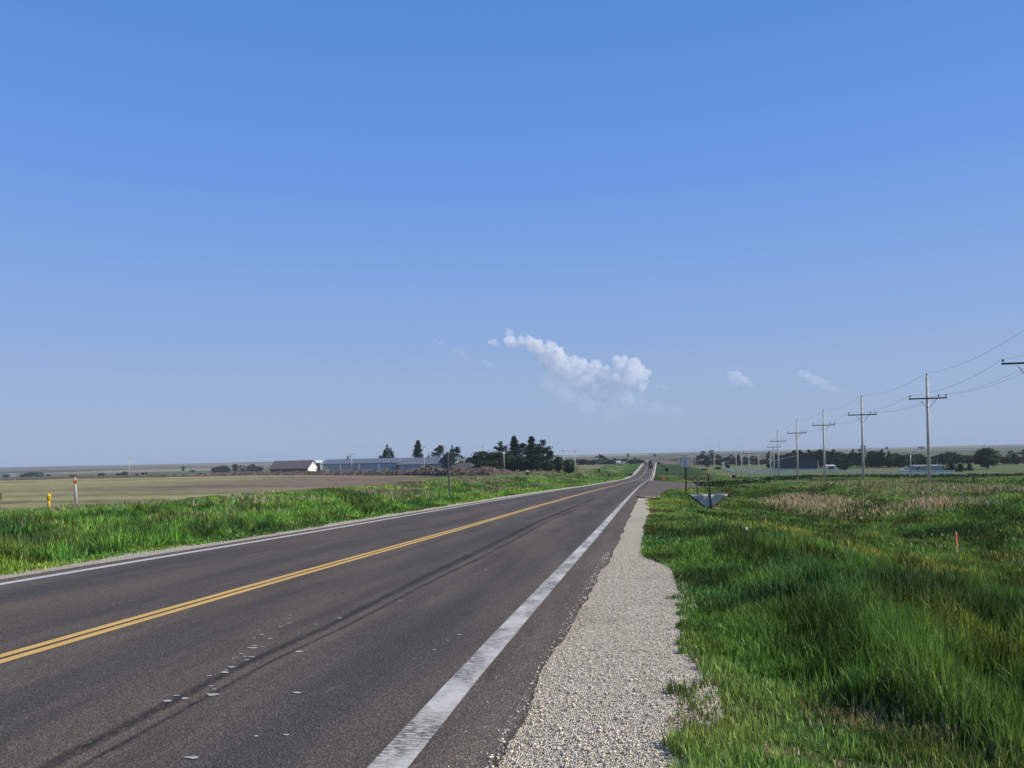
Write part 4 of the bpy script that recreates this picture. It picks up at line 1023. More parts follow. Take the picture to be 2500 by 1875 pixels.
MB().box((0, -0.05, h * 0.3), (L * 0.3, 0.06, h * 0.5)).build('door', M_GREYW, t)

# ---------------------------------------------------------------- vehicles
def pickup(p, rz, label, c):
    t = thing('parked_car', p, label, 'car', None, rz)
    prof = [(-2.4, 0.45), (2.4, 0.45), (2.45, 0.8), (2.2, 1.05), (1.2, 1.12), (0.55, 1.72), (-0.8, 1.75), (-1.15, 1.15), (-2.4, 1.1)]
    b = MB().prism([(x, -0.9, z) for x, z in prof], (0, 1.8, 0)).build('body', c, t)
    bv = b.modifiers.new('bevel', 'BEVEL'); bv.width = 0.08; bv.segments = 2
    for s in (-1, 1): MB().prism([(0.95, s * 0.905, 1.18), (0.5, s * 0.905, 1.62), (-0.7, s * 0.905, 1.64), (-0.95, s * 0.905, 1.2)], (0, s * 0.01, 0)).build('window', M_DARKGLASS, t)
    for x in (-1.5, 1.5):
        for s in (-1, 1):
            wh = MB().tube((x, s * 0.78, 0.36), (x, s * 0.97, 0.36), 0.36, None, 16).build('wheel', M_BLACK, t)
            MB().tube((x, s * 0.96, 0.36), (x, s * 0.985, 0.36), 0.2, None, 12).build('rim', M_STEEL, wh)
    return t
p = on_ground(1520, 600); pickup(p, R(10), 'white pickup parked beside the white hopper box left of the road', M_WHITEP)
p = on_ground(2211, 345); pickup(p, R(5), 'white car behind the fence left of the grey-blue shed, nearer the shed', M_WHITEP)
p = on_ground(2222, 349); pickup(p, R(-4), 'white car behind the fence, right one of two, behind the thin lamp pole', plain('silver_paint', (0.62, 0.66, 0.72), 0.35, 0.04, 3))
# dark mixer truck going away over the crest
d = 452; u, v = uv(1589, 1144); p = at(1588.5, 1144, d); p.z = float(road_z(p.y)) + EYE
t = thing('truck', p, 'dark high-backed truck driving away in the far right lane', 'truck', None, 0)
DK = plain('dark_truck_paint', (0.022, 0.026, 0.032), 0.4, 0.2, 3)
MB().box((0, 3.2, 0.95), (1.9, 8.0, 0.35)).build('chassis', M_BLACK, t)
MB().lathe((0, 0, 0), [(0.35, 0), (0.75, 0.5), (1.22, 1.8), (1.25, 3.2), (0.95, 4.6), (0.4, 5.2)], 18).build('drum', DK, t, True).matrix_local = Matrix.Translation((0, -0.2, 2.95)) @ Matrix.Rotation(R(-78), 4, 'X')
MB().prism([(-0.55, -0.5, 4.25), (0.55, -0.5, 4.25), (0.45, -0.5, 3.5), (-0.45, -0.5, 3.5)], (0, 0.9, 0)).build('hopper', DK, t)
MB().box((0, -0.1, 4.45), (0.8, 0.5, 0.25)).build('platform', M_GREYW, t)
MB().tube((-0.1, -0.6, 2.9), (0.3, -1.3, 1.5), 0.22, 0.3, 10).build('chute', M_GREYW, t)
for s in (-1, 1):
    MB().box((s * 0.75, -0.45, 2.3), (0.12, 0.2, 2.4)).build('stand', DK, t)
    MB().box((s * 1.05, -0.75, 1.25), (0.5, 0.1, 1.0)).build('mudflap', M_BLACK, t)
    MB().tube((s * 1.05, -0.3, 2.6), (s * 0.85, -0.4, 3.6), 0.10, None, 8).build('ladder', plain('pale_rail', (0.35, 0.38, 0.40), 0.5), t)
    for y in (0.3, 1.6, 6.3):
        wh = MB().tube((s * 0.72, y, 0.52), (s * 1.24, y, 0.52), 0.52, None, 18).build('wheel', M_BLACK, t)
        MB().tube((s * 1.23, y, 0.52), (s * 1.27, y, 0.52), 0.26, None, 12).build('rim', M_STEEL, wh)
MB().box((0, 6.6, 1.9), (2.3, 1.9, 2.0)).build('cab', DK, t)
# odd items
p, d165 = hit(1288, 1163.5)
t = thing('utility_box', p, 'dark green utility box with a white lid on the lawn before the pines', 'utility box')
zt = at(1288, 1150, d165).z - p.z
MB().box((0, 0, (zt - .25) / 2 - 0.1), (0.62, 0.6, zt - 0.05)).build('cabinet', plain('bottle_green', (0.012, 0.03, 0.034), 0.5, 0.1, 5), t)
lid = MB().box((0, 0, zt - 0.12), (0.70, 0.66, 0.26)).build('lid', M_WHITEP, t); lid.modifiers.new('bevel', 'BEVEL').width = 0.05
p, d = hit(1784, 1168); h = at(1784, 1161, d).z - p.z
t = thing('traffic_barrel', p, 'orange traffic barrel at the foot of the bare pale pole', 'barrel')
MB().lathe((0, 0, -0.1), [(0.42, 0), (0.42, 0.08), (0.33, 0.1), (0.31, 0.5), (0.30, 0.52), (0.26, h), (0.1, h + 0.05)], 14).build('drum', M_ORANGE, t, True)
MB().lathe((0, 0, h * 0.5), [(0.315, 0), (0.30, 0.16)], 14).build('stripe', M_WHITEP, t)
p, d = hit(1791, 1168)
t = thing('utility_box', p, 'dark cabinet between the orange barrel and the bare pale pole', 'utility box')
h = at(1791, 1160, d).z - p.z
MB().box((0, 0, h / 2 - 0.1), (0.95, 0.7, h + 0.1)).build('cabinet', plain('black_cabinet', (0.015, 0.015, 0.02), 0.6), t); MB().box((0, 0, h), (1.02, 0.76, 0.08)).build('lid', M_GREYW, t)
p = on_ground(1766, 560); zt = at(1766, 1131, 560).z - p.z
t = thing('dish', p, 'round white dish on a post before the far pines', 'dish')
MB().tube((0, 0, -0.3), (0, 0, zt), 0.12, None, 8).build('post', M_WHITEP, t)
MB().lathe((0, 0, 0), [(0.05, 0.35), (0.5, 0.3), (0.9, 0.12), (1.05, -0.05), (1.0, -0.05), (0.5, 0.2), (0.05, 0.25)], 16).build('reflector', M_WHITEP, t, True).matrix_local = Matrix.Translation((0, -0.2, zt)) @ Matrix.Rotation(R(-100), 4, 'X')

# ---------------------------------------------------------------- white rail fences
def fence(path, nper, ph, rails, label, group='white fences around the farm on the right', pw=0.24):
    pts = [hit(*q)[0] for q in path]
    t = thing('rail_fence', pts[0], label, 'fence', group)
    inv = -pts[0]
    seg = np.r_[0, np.cumsum([(b - a).length for a, b in zip(pts[:-1], pts[1:])])]
    n = nper; q = np.linspace(0, seg[-1], n)
    P = [Vector((float(np.interp(x, seg, [p.x for p in pts])), float(np.interp(x, seg, [p.y for p in pts])), 0)) for x in q]
    for p in P: p.z = ground(p.x, p.y)
    mbp = 0
    for p in P:
        MB().box(p + inv + Vector((0, 0, ph / 2 - 0.1)), (pw, pw, ph + 0.3)).build('post', M_WHITEP, t)
    for z in rails:
        mb = MB()
        for a, b in zip(P[:-1], P[1:]):
            m = (a + b) / 2 + inv; d = b - a; L = d.length
            yaw = math.atan2(d.y, d.x)
            pa, pb = a + inv + Vector((0, 0, z)), b + inv + Vector((0, 0, z)); n_ = Vector((-math.sin(yaw), math.cos(yaw), 0)) * 0.035
            hh = Vector((0, 0, 0.10))
            mb.add([pa - n_ - hh, pb - n_ - hh, pb + n_ - hh, pa + n_ - hh, pa - n_ + hh, pb - n_ + hh, pb + n_ + hh, pa + n_ + hh], [(0, 3, 2, 1), (4, 5, 6, 7), (0, 1, 5, 4), (1, 2, 6, 5), (2, 3, 7, 6), (3, 0, 4, 7)])
        mb.build('rail', M_WHITEP, t)
    return t
fence([(1806, 1148), (1850, 1150.3), (1900, 1151.3), (1996, 1152.3)], 18, 1.45, (0.45, 0.9, 1.35), 'white rail fence running along the front of the dark barn')
fence([(1768, 1147), (1785, 1152), (1805, 1155), (1850, 1158.5), (1900, 1160), (1948, 1161)], 26, 1.4, (0.45, 0.9, 1.3), 'lower white rail fence curving in front of the barn fence, full of posts')
fence([(1997, 1152.6), (2040, 1154), (2100, 1156), (2200, 1157.5), (2237, 1158)], 20, 1.4, (0.7, 1.3), 'white rail fence between the dark barn and the grey-blue shed')
fence([(2238, 1158.5), (2270, 1159.5), (2305, 1160.5), (2330, 1161.5)], 10, 1.35, (0.7, 1.3), 'white fence along the front of the grey-blue shed')
for k, x in enumerate((2376, 2385, 2394.5, 2404.5, 2414, 2424)):
    p, d = hit(x, 1163); h = at(x, 1155.5, d).z - p.z
    o = MB().box((0, 0, h / 2 - 0.1), (0.3, 0.2, h + 0.2)).build('fence_post', M_WHITEP); o.location = p
    tag(o, 'white post below the big round tree, %s from left in a row of six' % ORD[k], 'post', 'white posts below the round tree')

# ---------------------------------------------------------------- trees
def leaf_mat(name):
    t = NT(name)
    vc = t.n('ShaderNodeVertexColor', layer_name='tint').outputs[0]
    t.base(vc, 0.6); t.p.inputs['Specular IOR Level'].default_value = 0.15
    tl = t.n('ShaderNodeBsdfTranslucent'); t.t.links.new(vc, tl.inputs[0])
    mx = t.n('ShaderNodeMixShader', i_0=0.18); t.t.links.new(t.p.outputs[0], mx.inputs[1]); t.t.links.new(tl.outputs[0], mx.inputs[2]); t.t.links.new(mx.outputs[0], t.out.inputs[0])
    return t.m
M_LEAF = leaf_mat('foliage'); M_BARK = plain('bark', (0.085, 0.065, 0.05), 0.9, 0.3, 3)
def leaves(P, s, col, var=0.35, droop=0.0):
    n = len(P); a = rng.normal(size=(n, 3)); a[:, 2] -= droop; a /= np.linalg.norm(a, axis=1)[:, None]
    b = np.cross(a, rng.normal(size=(n, 3))); b /= np.linalg.norm(b, axis=1)[:, None]
    s = (s * (0.6 + 0.8 * rng.random(n)))[:, None]
    V = np.stack([P - a * s, P + b * s * 0.55, P + a * s, P - b * s * 0.55], 1).reshape(-1, 3)
    c = np.asarray(col)[None] * (1 - var + 2 * var * rng.random((n, 1))) * np.array([1, 1, 1])
    c[:, 0] *= 0.8 + 0.5 * rng.random(n)
    return V, np.arange(4 * n).reshape(-1, 4), np.repeat(c, 4, 0)
DARK = (0.029, 0.046, 0.024); MID = (0.045, 0.076, 0.030); LITE = (0.06, 0.105, 0.034)
def crown(kind, seed):
    """crown of a tree 10 m tall, roughly 6 m wide (spruce 5), foot at the origin"""
    global rng
    keep = rng; rng = np.random.default_rng(seed)
    P = []; col = DARK
    if kind == 'spruce':
        for k in range(150):
            t = rng.random() ** 0.85; z = 0.7 + 9.2 * t; Rr = (2.9 * (1 - t) ** 0.75 + 0.15) * (0.55 + 0.7 * rng.random()); a = rng.random() * 6.283
            m = int(16 * (0.4 + (1 - t))) + 6; s = rng.random(m) ** 0.6
            P.append(np.c_[np.cos(a) * Rr * s, np.sin(a) * Rr * s, z - 0.35 * Rr * s ** 2] + rng.normal(size=(m, 3)) * np.array([.16, .16, .12]))
        sz = 0.30
    elif kind == 'pine':
        for k in range(40):
            t = rng.random(); z = 0.9 + 8.7 * t; Rr = (2.9 * math.sin(math.pi * (0.18 + 0.80 * t)) ** 0.8 + 0.15) * (0.35 + 0.8 * rng.random()); a = rng.random() * 6.283
            m = 46; r = 0.42 + 0.5 * rng.random() * (1.15 - t)
            P.append(np.array([np.cos(a) * Rr, np.sin(a) * Rr, z]) + rng.normal(size=(m, 3)) * np.array([r, r, r * 0.42]))
        P.append(np.c_[rng.normal(size=60) * 0.22, rng.normal(size=60) * 0.22, 9 + rng.random(60) * 1.0])
        sz = 0.30
    elif kind == 'poplar':
        col = (0.030, 0.052, 0.026)
        for sx, h, wv in ((0, 10, 1.0), (1.3, 8.9, 0.9), (-1.1, 8.0, 0.8), (2.3, 7.6, 0.8), (-2.0, 5.6, 0.9)):
            for k in range(26):
                t = rng.random(); z = 1.2 + (h - 1.2) * t; r = wv * (math.sin(math.pi * min(1, 0.15 + 0.85 * t)) * 0.9 + 0.1); a = rng.random() * 6.283
                P.append(np.array([sx + np.cos(a) * r * 0.7, np.sin(a) * r * 0.7, z]) + rng.normal(size=(20, 3)) * np.array([.25, .25, .45]))
        sz = 0.27
    else:
        col = MID if kind == 'round' else LITE
        for k in range(74):
            a = rng.normal(size=3); a /= np.linalg.norm(a); q = 0.72 + 0.3 * rng.random()
            c = np.array([a[0] * 3.0 * q, a[1] * 3.0 * q, 5.2 + a[2] * 4.3 * q])
            if c[2] < 2.0: c[:2] *= 0.75
            m = 52; r = 0.55 + 0.25 * rng.random()
            P.append(c + rng.normal(size=(m, 3)) * r * np.array([.62, .62, .5]))
        P.append(np.array([0, 0, 5.4]) + rng.normal(size=(700, 3)) * np.array([1.2, 1.2, 1.6]))
        sz = 0.30
    P = np.concatenate(P); P = P[P[:, 2] > 0.05]; P[:, 2] *= 10 / P[:, 2].max()
    # clumps differ in tone
    tone = 0.75 + 0.6 * vnoise(P[:, 0] * 0.8 + 50, P[:, 1] * 0.8 + P[:, 2] * 0.9 + 50, seed)
    V, F, C = leaves(P, sz, col)
    C *= np.repeat(tone, 4)[:, None]
    me = np_mesh('crown', V, F, C, m=M_LEAF)
    rng = keep
    return me
def trunk_mesh(kind, seed):
    r = random.Random(seed); mb = MB(); top = 8.5 if kind in ('spruce', 'pine') else 5.5
    q = Vector((0, 0, -0.4)); n = 5
    for k in range(n):
        e = Vector((r.uniform(-.12, .12), r.uniform(-.12, .12), -0.4 + (top + 0.4) * (k + 1) / n)); mb.tube(q, e, 0.24 * (1 - k / n) + 0.05, 0.24 * (1 - (k + 1) / n) + 0.05, 7, False); q = e
    for k in range(9):
        z = r.uniform(2.0, top - 0.5); a = r.uniform(0, 6.28); L = r.uniform(1.2, 2.3)
        mb.tube((0, 0, z), (math.cos(a) * L, math.sin(a) * L, z + (0.9 if kind not in ('spruce',) else 0.1)), 0.08, 0.03, 5, False)
    o = mb.build('trunk', M_BARK, None, True); me = o.data; bpy.data.objects.remove(o); return me
PROTO = {k: [(crown(k, 100 + 7 * i + ord(k[0])), trunk_mesh(k, i)) for i in range(n)] for k, n in (('spruce', 2), ('pine', 4), ('poplar', 1), ('round', 3), ('light', 2))}
WID = {'spruce': 5.0, 'pine': 6.2, 'poplar': 6.0, 'round': 6.9, 'light': 6.9}
def tree(px, yt, wpx, kind, d, label, group, name=None, cat='tree', foot=None):
    p = on_ground(px, d)
    if foot is not None: p.z = min(p.z, at(px, foot, d).z) if at(px, foot, d).z < p.z else p.z
    h = at(px, yt, d).z - p.z
    wm = wpx * d / FPX
    i = random.randrange(len(PROTO[kind])); cr, tk = PROTO[kind][i]
    nm = name or {'spruce': 'spruce_tree', 'pine': 'pine_tree', 'poplar': 'poplar_tree', 'round': 'leafy_tree', 'light': 'leafy_tree'}[kind]
    t = thing(nm, p, label, cat, group, random.uniform(0, 6.28) if kind != 'poplar' else 0.2)
    sx = wm / WID[kind]; t.scale = (sx, sx, h / 10)
    link('trunk', tk, t); link('crown', cr, t)
    return t
def row(lst, d, fmt, group, dj=0.03, wk=1.0):
    lst = sorted(lst)
    for k, (px, yt, w_, kind) in enumerate(lst):
        tree(px, yt, w_ * wk, kind, d * (1 + random.uniform(-dj, dj)), fmt % (ORD[k] if k < 20 else ORD[k - 20]), group)
# hazy belt left of the barn
row([(524, 1139, 18, 'round'), (534, 1136, 20, 'round'), (546, 1135, 22, 'round'), (556, 1138, 16, 'round'), (574, 1131.5, 15, 'round'), (588, 1135, 10, 'pine'), (596, 1137, 10, 'pine'), (608, 1134, 15, 'round'), (617, 1131.5, 15, 'round'), (627, 1135, 16, 'round'), (636, 1137, 14, 'round')],
    1000, '%s tree from the left in the hazy belt left of the white-gabled barn', 'hazy trees left of the barn')
row([(54, 1157, 12, 'round'), (63, 1154, 14, 'round'), (74, 1151, 18, 'round'), (88, 1152.5, 14, 'round'), (99, 1153, 14, 'pine'), (118, 1157.5, 10, 'round')], 1150, '%s tree from the left in the far clump beside the beige farmhouse', 'far trees beside the beige farmhouse')
row([(177, 1157.5, 16, 'round'), (247, 1154.5, 16, 'round'), (290, 1154.5, 14, 'round'), (304, 1149, 16, 'round'), (334, 1155, 9, 'round'), (349, 1152, 9, 'round'), (357, 1152, 6, 'pine')], 900, '%s bush from the left just beyond the far left dirt bank', 'bushes beyond the dirt bank')
tree(447, 1137, 10, 'round', 1500, 'lone far tree on the hill midway between far left pole and barn', 'far lone trees')
tree(470, 1146, 16, 'round', 1300, 'low far bush right of the lone hill tree on the left', 'far lone trees')
# behind the long building
tree(777, 1131, 10, 'pine', 432, 'dark narrow tree squeezed between the barn and the long building', 'trees around the long building')
tree(929, 1103, 17, 'round', 465, 'short dark tree left of the tall poplars behind the long building', 'trees around the long building')
tree(946, 1083, 34, 'poplar', 462, 'tall many-topped poplar clump rising behind the long building', 'trees around the long building')
tree(1022, 1074.5, 37, 'spruce', 455, 'tall dark spruce rising behind the long building', 'trees around the long building')
tree(1047, 1108, 9, 'pine', 455, 'tiny treetop between the tall spruce and the ragged tree', 'trees around the long building')
tree(1074, 1087, 36, 'pine', 440, 'ragged gappy tree just left of the diamond sign top', 'trees around the long building')
tree(1105, 1087, 13, 'pine', 425, 'thin wispy treetop just right of the diamond sign top', 'trees around the long building')
tree(1116, 1091, 36, 'pine', 405, 'dark rounded tree right of the diamond sign top', 'trees around the long building')
tree(1150, 1108, 30, 'round', 372, 'leafy bush tree behind the dark-roofed farmhouse', 'trees around the long building')
# pine grove
G = 'pine grove left of the road'
for px, yt, w_, kd, d, lb in [(1176, 1093, 50, 'round', 318, 'broad round-topped tree at the left end of the pine grove'), (1200, 1100, 44, 'round', 312, 'second broad tree of the pine grove, left of the yard light'), (1224, 1078, 40, 'pine', 305, 'pine whose top shows just left of the yard light'),
        (1257, 1064.5, 46, 'spruce', 312, 'left one of the two tallest conifers of the pine grove'), (1278, 1082, 44, 'pine', 308, 'pine between the two tallest conifers of the grove'), (1299, 1065.5, 46, 'spruce', 310, 'right one of the two tallest conifers of the pine grove'),
        (1327, 1073.5, 50, 'pine', 306, 'tall rounded pine at the right shoulder of the grove'), (1346, 1100, 26, 'pine', 300, 'lower pine sloping off at the right end of the grove'), (1240, 1108, 46, 'round', 296, 'low leafy tree filling the grove under the left tall conifer'),
        (1270, 1112, 46, 'round', 294, 'low leafy tree filling the grove between the tall conifers'), (1310, 1110, 46, 'pine', 292, 'low pine filling the grove under the right tall conifer'), (1208, 1122, 40, 'round', 290, 'low bushy tree at the foot of the grove, left of the yard light'),
        (1183, 1120, 44, 'round', 300, 'low bushy tree beside the dark-roofed farmhouse'), (1338, 1118, 34, 'round', 288, 'low bushy tree at the right foot of the grove'), (1364, 1111.5, 26, 'round', 292, 'rounded bush tree left of the two poles beside the grove'), (1390, 1112.5, 34, 'round', 290, 'rounded bush tree between the two poles beside the grove')]:
    tree(px, yt, w_, kd, d, lb, G)
tree(1252, 1092, 50, 'pine', 302, 'bushy pine behind the left tall conifer of the grove', G)
tree(1312, 1090, 54, 'pine', 304, 'bushy pine between the right tall conifer and the tall rounded pine', G)
tree(1222, 1104, 50, 'pine', 300, 'bushy pine filling the grove just behind the yard light', G)
# far row left of the road
row([(1411, 1121, 20, 'pine'), (1424, 1119.5, 18, 'round'), (1436, 1123, 18, 'round'), (1448, 1121, 16, 'round'), (1465, 1109.5, 24, 'pine'), (1479, 1117, 16, 'pine'), (1491, 1120, 16, 'round'), (1503, 1118.5, 16, 'pine'), (1520, 1121, 14, 'pine'), (1528, 1119.5, 12, 'pine'), (1541, 1120, 16, 'round'), (1551, 1117.5, 13, 'pine'), (1560, 1120, 12, 'pine'), (1567, 1121.5, 14, 'round')],
    655, '%s tree from the left in the dark row beyond the field left of the road', 'dark tree row left of the road', wk=1.35)
tree(1576, 1130, 7, 'round', 560, 'tiny shrub at the road crest left of the dark truck', 'shrubs at the road crest', 'shrub', 'shrub')
tree(1609, 1126.5, 7, 'round', 540, 'small dark shrub at the road crest right of the dark truck', 'shrubs at the road crest', 'shrub', 'shrub')
p, d = hit(1487, 1162); tree(1487, 1155.5, 9, 'round', d, 'small dark shrub on the left verge right of the green sign', 'shrubs left of the road', 'shrub', 'shrub')
# bluish clump beyond the text sign
row([(1639, 1123, 14, 'round'), (1648, 1122, 14, 'round'), (1657, 1123, 13, 'round')], 1150, '%s bluish far tree from the left, left of the white text sign', 'bluish trees by the text sign')
# belt between text sign and dark barn
row([(1705, 1113.5, 16, 'pine'), (1713, 1108, 14, 'pine'), (1721, 1111.5, 16, 'pine'), (1731, 1111.5, 16, 'pine'), (1740, 1107.5, 13, 'pine'), (1752, 1109, 17, 'pine'), (1761, 1115, 14, 'round'), (1769, 1117, 8, 'pine'), (1776, 1117, 9, 'pine'), (1785, 1110, 15, 'pine'), (1803, 1110, 14, 'spruce'), (1794, 1117, 12, 'pine'), (1818, 1115, 13, 'pine'), (1828, 1116, 12, 'pine'), (1838, 1113.5, 17, 'pine'), (1849, 1117, 13, 'pine'), (1860, 1122, 14, 'round'), (1869, 1119, 14, 'round')],
    640, '%s conifer from the left in the far belt between text sign and dark barn', 'far conifer belt left of the dark barn', wk=1.5)
tree(1879, 1100, 14, 'pine', 455, 'narrow dark tree at the left corner of the dark barn', 'trees behind the dark barn')
tree(1894, 1101.5, 15, 'round', 460, 'leafy tree behind the left eave of the dark barn', 'trees behind the dark barn')
row([(1908, 1104, 24, 'round'), (1926, 1099.5, 26, 'round'), (1941, 1099, 20, 'pine'), (1955, 1098, 16, 'pine'), (1967, 1099, 18, 'round'), (1976, 1097.5, 16, 'pine'), (1988, 1098, 22, 'round'), (2005, 1089.5, 26, 'round'), (2022, 1095, 26, 'round'), (2036, 1097, 22, 'pine'), (2050, 1094, 32, 'round'), (2067, 1102, 22, 'round'), (2077, 1104, 16, 'pine'), (2085, 1097, 15, 'pine'), (2095, 1103, 20, 'round')],
    468, '%s tree from the left in the dense belt rising behind the dark barn', 'dense tree belt behind the dark barn', wk=1.3)
row([(2108, 1087, 20, 'pine'), (2128, 1094, 22, 'round'), (2147, 1098, 22, 'round'), (2156, 1096.5, 14, 'pine'), (2172, 1101, 12, 'pine'), (2185, 1104, 24, 'round'), (2206, 1105, 24, 'light'), (2222, 1103, 22, 'light'), (2243, 1103, 24, 'light'), (2262, 1111, 24, 'round'), (2276, 1110, 20, 'round'), (2118, 1112, 40, 'round'), (2142, 1115, 40, 'round'), (2170, 1113, 38, 'round'), (2196, 1115, 36, 'round'), (2222, 1118, 32, 'round')],
    440, '%s tree from the left in the thick belt right of the second tallest pole', 'thick tree belt left of the grey-blue shed', wk=1.3)
row([(2292, 1109, 24, 'round'), (2304, 1105, 26, 'round'), (2320, 1101.5, 30, 'round'), (2336, 1106, 28, 'round'), (2352, 1107.5, 26, 'round'), (2368, 1108, 30, 'light'), (2382, 1112, 24, 'light')], 480, '%s tree from the left in the dark belt left of the big round tree', 'tree belt left of the big round tree', wk=1.3)
row([(2452, 1111, 16, 'round'), (2460, 1112, 16, 'round'), (2470, 1100.5, 22, 'pine'), (2484, 1108, 16, 'round'), (2499, 1098.5, 26, 'pine')], 450, '%s tree from the left beyond the field right of the big round tree', 'trees at the right edge', wk=1.3)
tree(2412, 1085, 62, 'light', 360, 'big solitary round-headed tree standing in the field at right', None)
row([(2320, 1124.5, 30, 'spruce'), (2344, 1132, 27, 'spruce'), (2367, 1132.5, 21, 'spruce')], 335, '%s small evergreen from the left right of the grey-blue shed', 'small evergreens right of the shed')
tree(2059, 1131, 28, 'round', 385, 'dark bush in front of the belt, right of the small white shelter', 'bushes by the fences')
tree(1752, 1139, 18, 'round', 470, 'round dark bush on the slope just right of the lone pale pole', 'bushes by the fences', 'bush', 'bush')
tree(1728, 1127, 13, 'pine', 560, 'small pine standing in front of the far conifer belt', 'bushes by the fences')
tree(1720, 1144, 20, 'round', 430, 'low dark bush on the slope left of the lone pale pole', 'bushes by the fences', 'bush', 'bush')
tree(1777, 1133, 12, 'round', 500, 'small dark bush at the upper end of the curved white fence', 'bushes by the fences', 'bush', 'bush')
# far dots on the horizon right
row([(1718, 1098.5, 14, 'round'), (1738, 1097, 16, 'round')], 2300, '%s far tree clump from the left on the right-hand horizon', 'far horizon trees')
row([(2166, 1090, 8, 'round'), (2250, 1088.5, 16, 'round')], 2600, '%s far tree dot from the left on the horizon above the thick belt', 'far horizon dots')
row([(1534, 1106, 6, 'round'), (1599, 1108, 8, 'round')], 2000, '%s far tree dot from the left on the hill above the road crest', 'far hill dots above the road')

# ---------------------------------------------------------------- tall dark weeds along the ditch beyond the poles
def weeds(path, n, hgt, col, label, dep=3.0):
    P = np.array([hit(*q)[0][:2] for q in path]); l = np.r_[0, np.cumsum(np.hypot(*np.diff(P, axis=0).T))]
    q = rng.random(n) * l[-1]
    X = np.interp(q, l, P[:, 0]) + rng.normal(size=n) * 0.8; Y = np.interp(q, l, P[:, 1]) + rng.normal(size=n) * dep
    hh = hgt * (0.5 + 1.0 * fbm(X / 6, Y / 6, 95)) * np.exp(-((Y - np.interp(q, l, P[:, 1])) / (dep * 1.3)) ** 2)
    Q = np.c_[X, Y, ground_rel(X, Y) + EYE + hh * rng.random(n)]
    V, F, C = leaves(Q, 0.28, col, 0.4)
    return tag(link('weeds', np_mesh('weeds', V, F, C, m=M_LEAF)), label, 'weeds', kind='stuff')
weeds([(1880, 1173), (1950, 1167), (2000, 1165), (2100, 1164), (2200, 1166), (2300, 1165.5), (2400, 1164), (2560, 1161)], 9000, 0.65, (0.034, 0.066, 0.022), 'dark strip of tall weeds across the field behind the utility poles')
weeds([(1740, 1189), (1775, 1184), (1810, 1181), (1850, 1180)], 3500, 0.5, (0.045, 0.095, 0.022), 'tall green weeds on the bank in front of the side road', 2.0)

# ---------------------------------------------------------------- clouds, far beyond the haze
def cloud(puffs, D, dens, label, seed, thick=0.8, group='clouds over the road'):
    r = random.Random(seed); cs = []
    for px, py, rp in puffs:
        c = at(px, py, D); R_ = rp * D / FPX; cs.append((c, R_))
        for k in range(15):
            a = Vector((r.gauss(0, 1), r.gauss(0, 1) * thick, r.gauss(0, 1))).normalized()
            cs.append((c + a * R_ * r.uniform(0.6, 1.05), R_ * r.uniform(0.18, 0.48)))
    c0 = sum((c for c, _ in cs), Vector()) / len(cs)
    mb = MB()
    for c, R_ in cs:
        mb.add([(c - c0) + Vector(v) * R_ for v in SPH_V], SPH_F)
    o = mb.build('cloud', None); o.location = c0
    vs = max(R_ for _, R_ in cs)
    rm = o.modifiers.new('merge', 'REMESH'); rm.mode = 'VOXEL'; rm.voxel_size = max(14.0, min(R_ for _, R_ in cs) * 0.5)
    zs = [v.co.z for v in o.data.vertices]
    t = NT('cloud_vapour'); t.t.nodes.remove(t.p)
    sp = t.n('ShaderNodeSeparateXYZ'); t.t.links.new(t.pos(), sp.inputs[0])
    k = t.n('ShaderNodeMapRange', i_Value=sp.outputs[2], i_1=min(zs), i_2=min(zs) + (max(zs) - min(zs)) * 0.75, i_3=0.08, i_4=1.0).outputs[0]
    nz = t.ramp(t.noise(1.0 / (vs * 0.6), 6), [(0.36, 0.0), (0.62, 1.5)])
    v = t.n('ShaderNodeVolumePrincipled'); v.inputs['Color'].default_value = (0.97, 0.97, 0.98, 1); v.inputs['Anisotropy'].default_value = 0.2
    t.t.links.new(t.math('MULTIPLY', t.math('MULTIPLY', k, nz), dens), v.inputs['Density'])
    t.t.links.new(v.outputs[0], t.out.inputs['Volume'])
    o.data.materials.append(t.m)
    return tag(o, label, 'cloud', group)
bm = bmesh.new(); bmesh.ops.create_icosphere(bm, subdivisions=2, radius=1.0)
SPH_V = [tuple(v.co) for v in bm.verts]; SPH_F = [tuple(v.index for v in f.verts) for f in bm.faces]; bm.free()
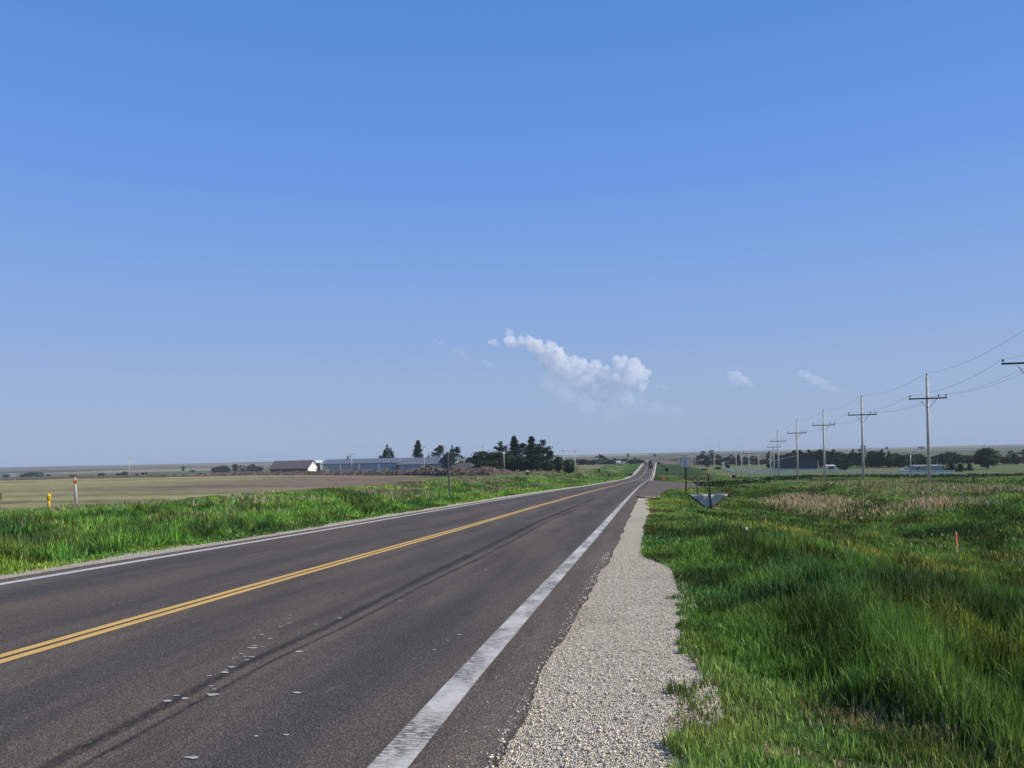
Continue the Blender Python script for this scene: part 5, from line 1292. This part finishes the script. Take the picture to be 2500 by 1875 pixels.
cloud([(1197, 836, 7), (1207, 836, 8), (1216, 842, 6), (1243, 815, 10), (1243, 832, 15), (1256, 842, 12), (1272, 830, 11), (1290, 832, 14), (1306, 845, 18), (1322, 862, 20), (1345, 850, 18), (1362, 868, 20), (1376, 888, 20), (1342, 885, 22), (1398, 880, 14), (1420, 888, 16), (1405, 905, 24), (1440, 905, 18), (1455, 893, 14), (1470, 915, 22),
       (1430, 930, 26), (1385, 912, 24), (1410, 940, 24), (1455, 955, 26), (1490, 970, 26), (1530, 975, 20), (1350, 905, 18), (1505, 878, 12), (1518, 890, 20), (1545, 895, 22), (1560, 915, 24), (1535, 925, 28), (1500, 925, 24), (1565, 940, 16), (1480, 945, 24), (1520, 955, 20)], 12000, 0.0115, 'long white cumulus cloud slanting down to the road horizon', 1)
cloud([(1785, 915, 11), (1800, 920, 14), (1818, 930, 13), (1832, 938, 9), (1795, 935, 10)], 12500, 0.0045, 'small pale cloud right of the big cumulus', 2)
cloud([(1958, 912, 10), (1975, 918, 12), (1992, 928, 13), (2012, 938, 13), (2035, 950, 12), (2055, 958, 8)], 12500, 0.0035, 'faint pale cloud above the left utility poles', 3)
cloud([(1604, 944, 7), (1618, 945, 8), (1630, 950, 6)], 12500, 0.003, 'tiny faint cloud just right of the big cumulus foot', 4)
cloud([(1063, 833, 6), (1075, 838, 6), (1108, 855, 8), (1125, 862, 10), (1140, 875, 9), (1148, 885, 7)], 12500, 0.0025, 'wispy faint cloud left of the big cumulus', 5)
cloud([(1183, 885, 8), (1195, 893, 9), (1206, 896, 6)], 12500, 0.0025, 'tiny faint cloud beneath the left end of the cumulus', 6)

cloud([(1340, 935, 26), (1385, 955, 32), (1440, 985, 34), (1500, 1005, 34), (1560, 985, 26), (1600, 1000, 26), (1650, 1010, 22)], 12800, 0.0008, 'faint veil of cloud hanging below the big cumulus', 9)

# ---------------------------------------------------------------- haze over the plain
hz = MB().box((0, 0, 5), (13600, 13600, 60)).build('haze', None)
tag(hz, kind='stuff')
m = bpy.data.materials.new('haze'); m.use_nodes = True
m.node_tree.nodes.clear()
o_ = m.node_tree.nodes.new('ShaderNodeOutputMaterial'); v = m.node_tree.nodes.new('ShaderNodeVolumePrincipled')
v.inputs['Color'].default_value = (0.60, 0.72, 0.92, 1); v.inputs['Density'].default_value = 0.00012; v.inputs['Anisotropy'].default_value = 0.0
m.node_tree.links.new(v.outputs[0], o_.inputs['Volume'])
hz.data.materials.append(m)
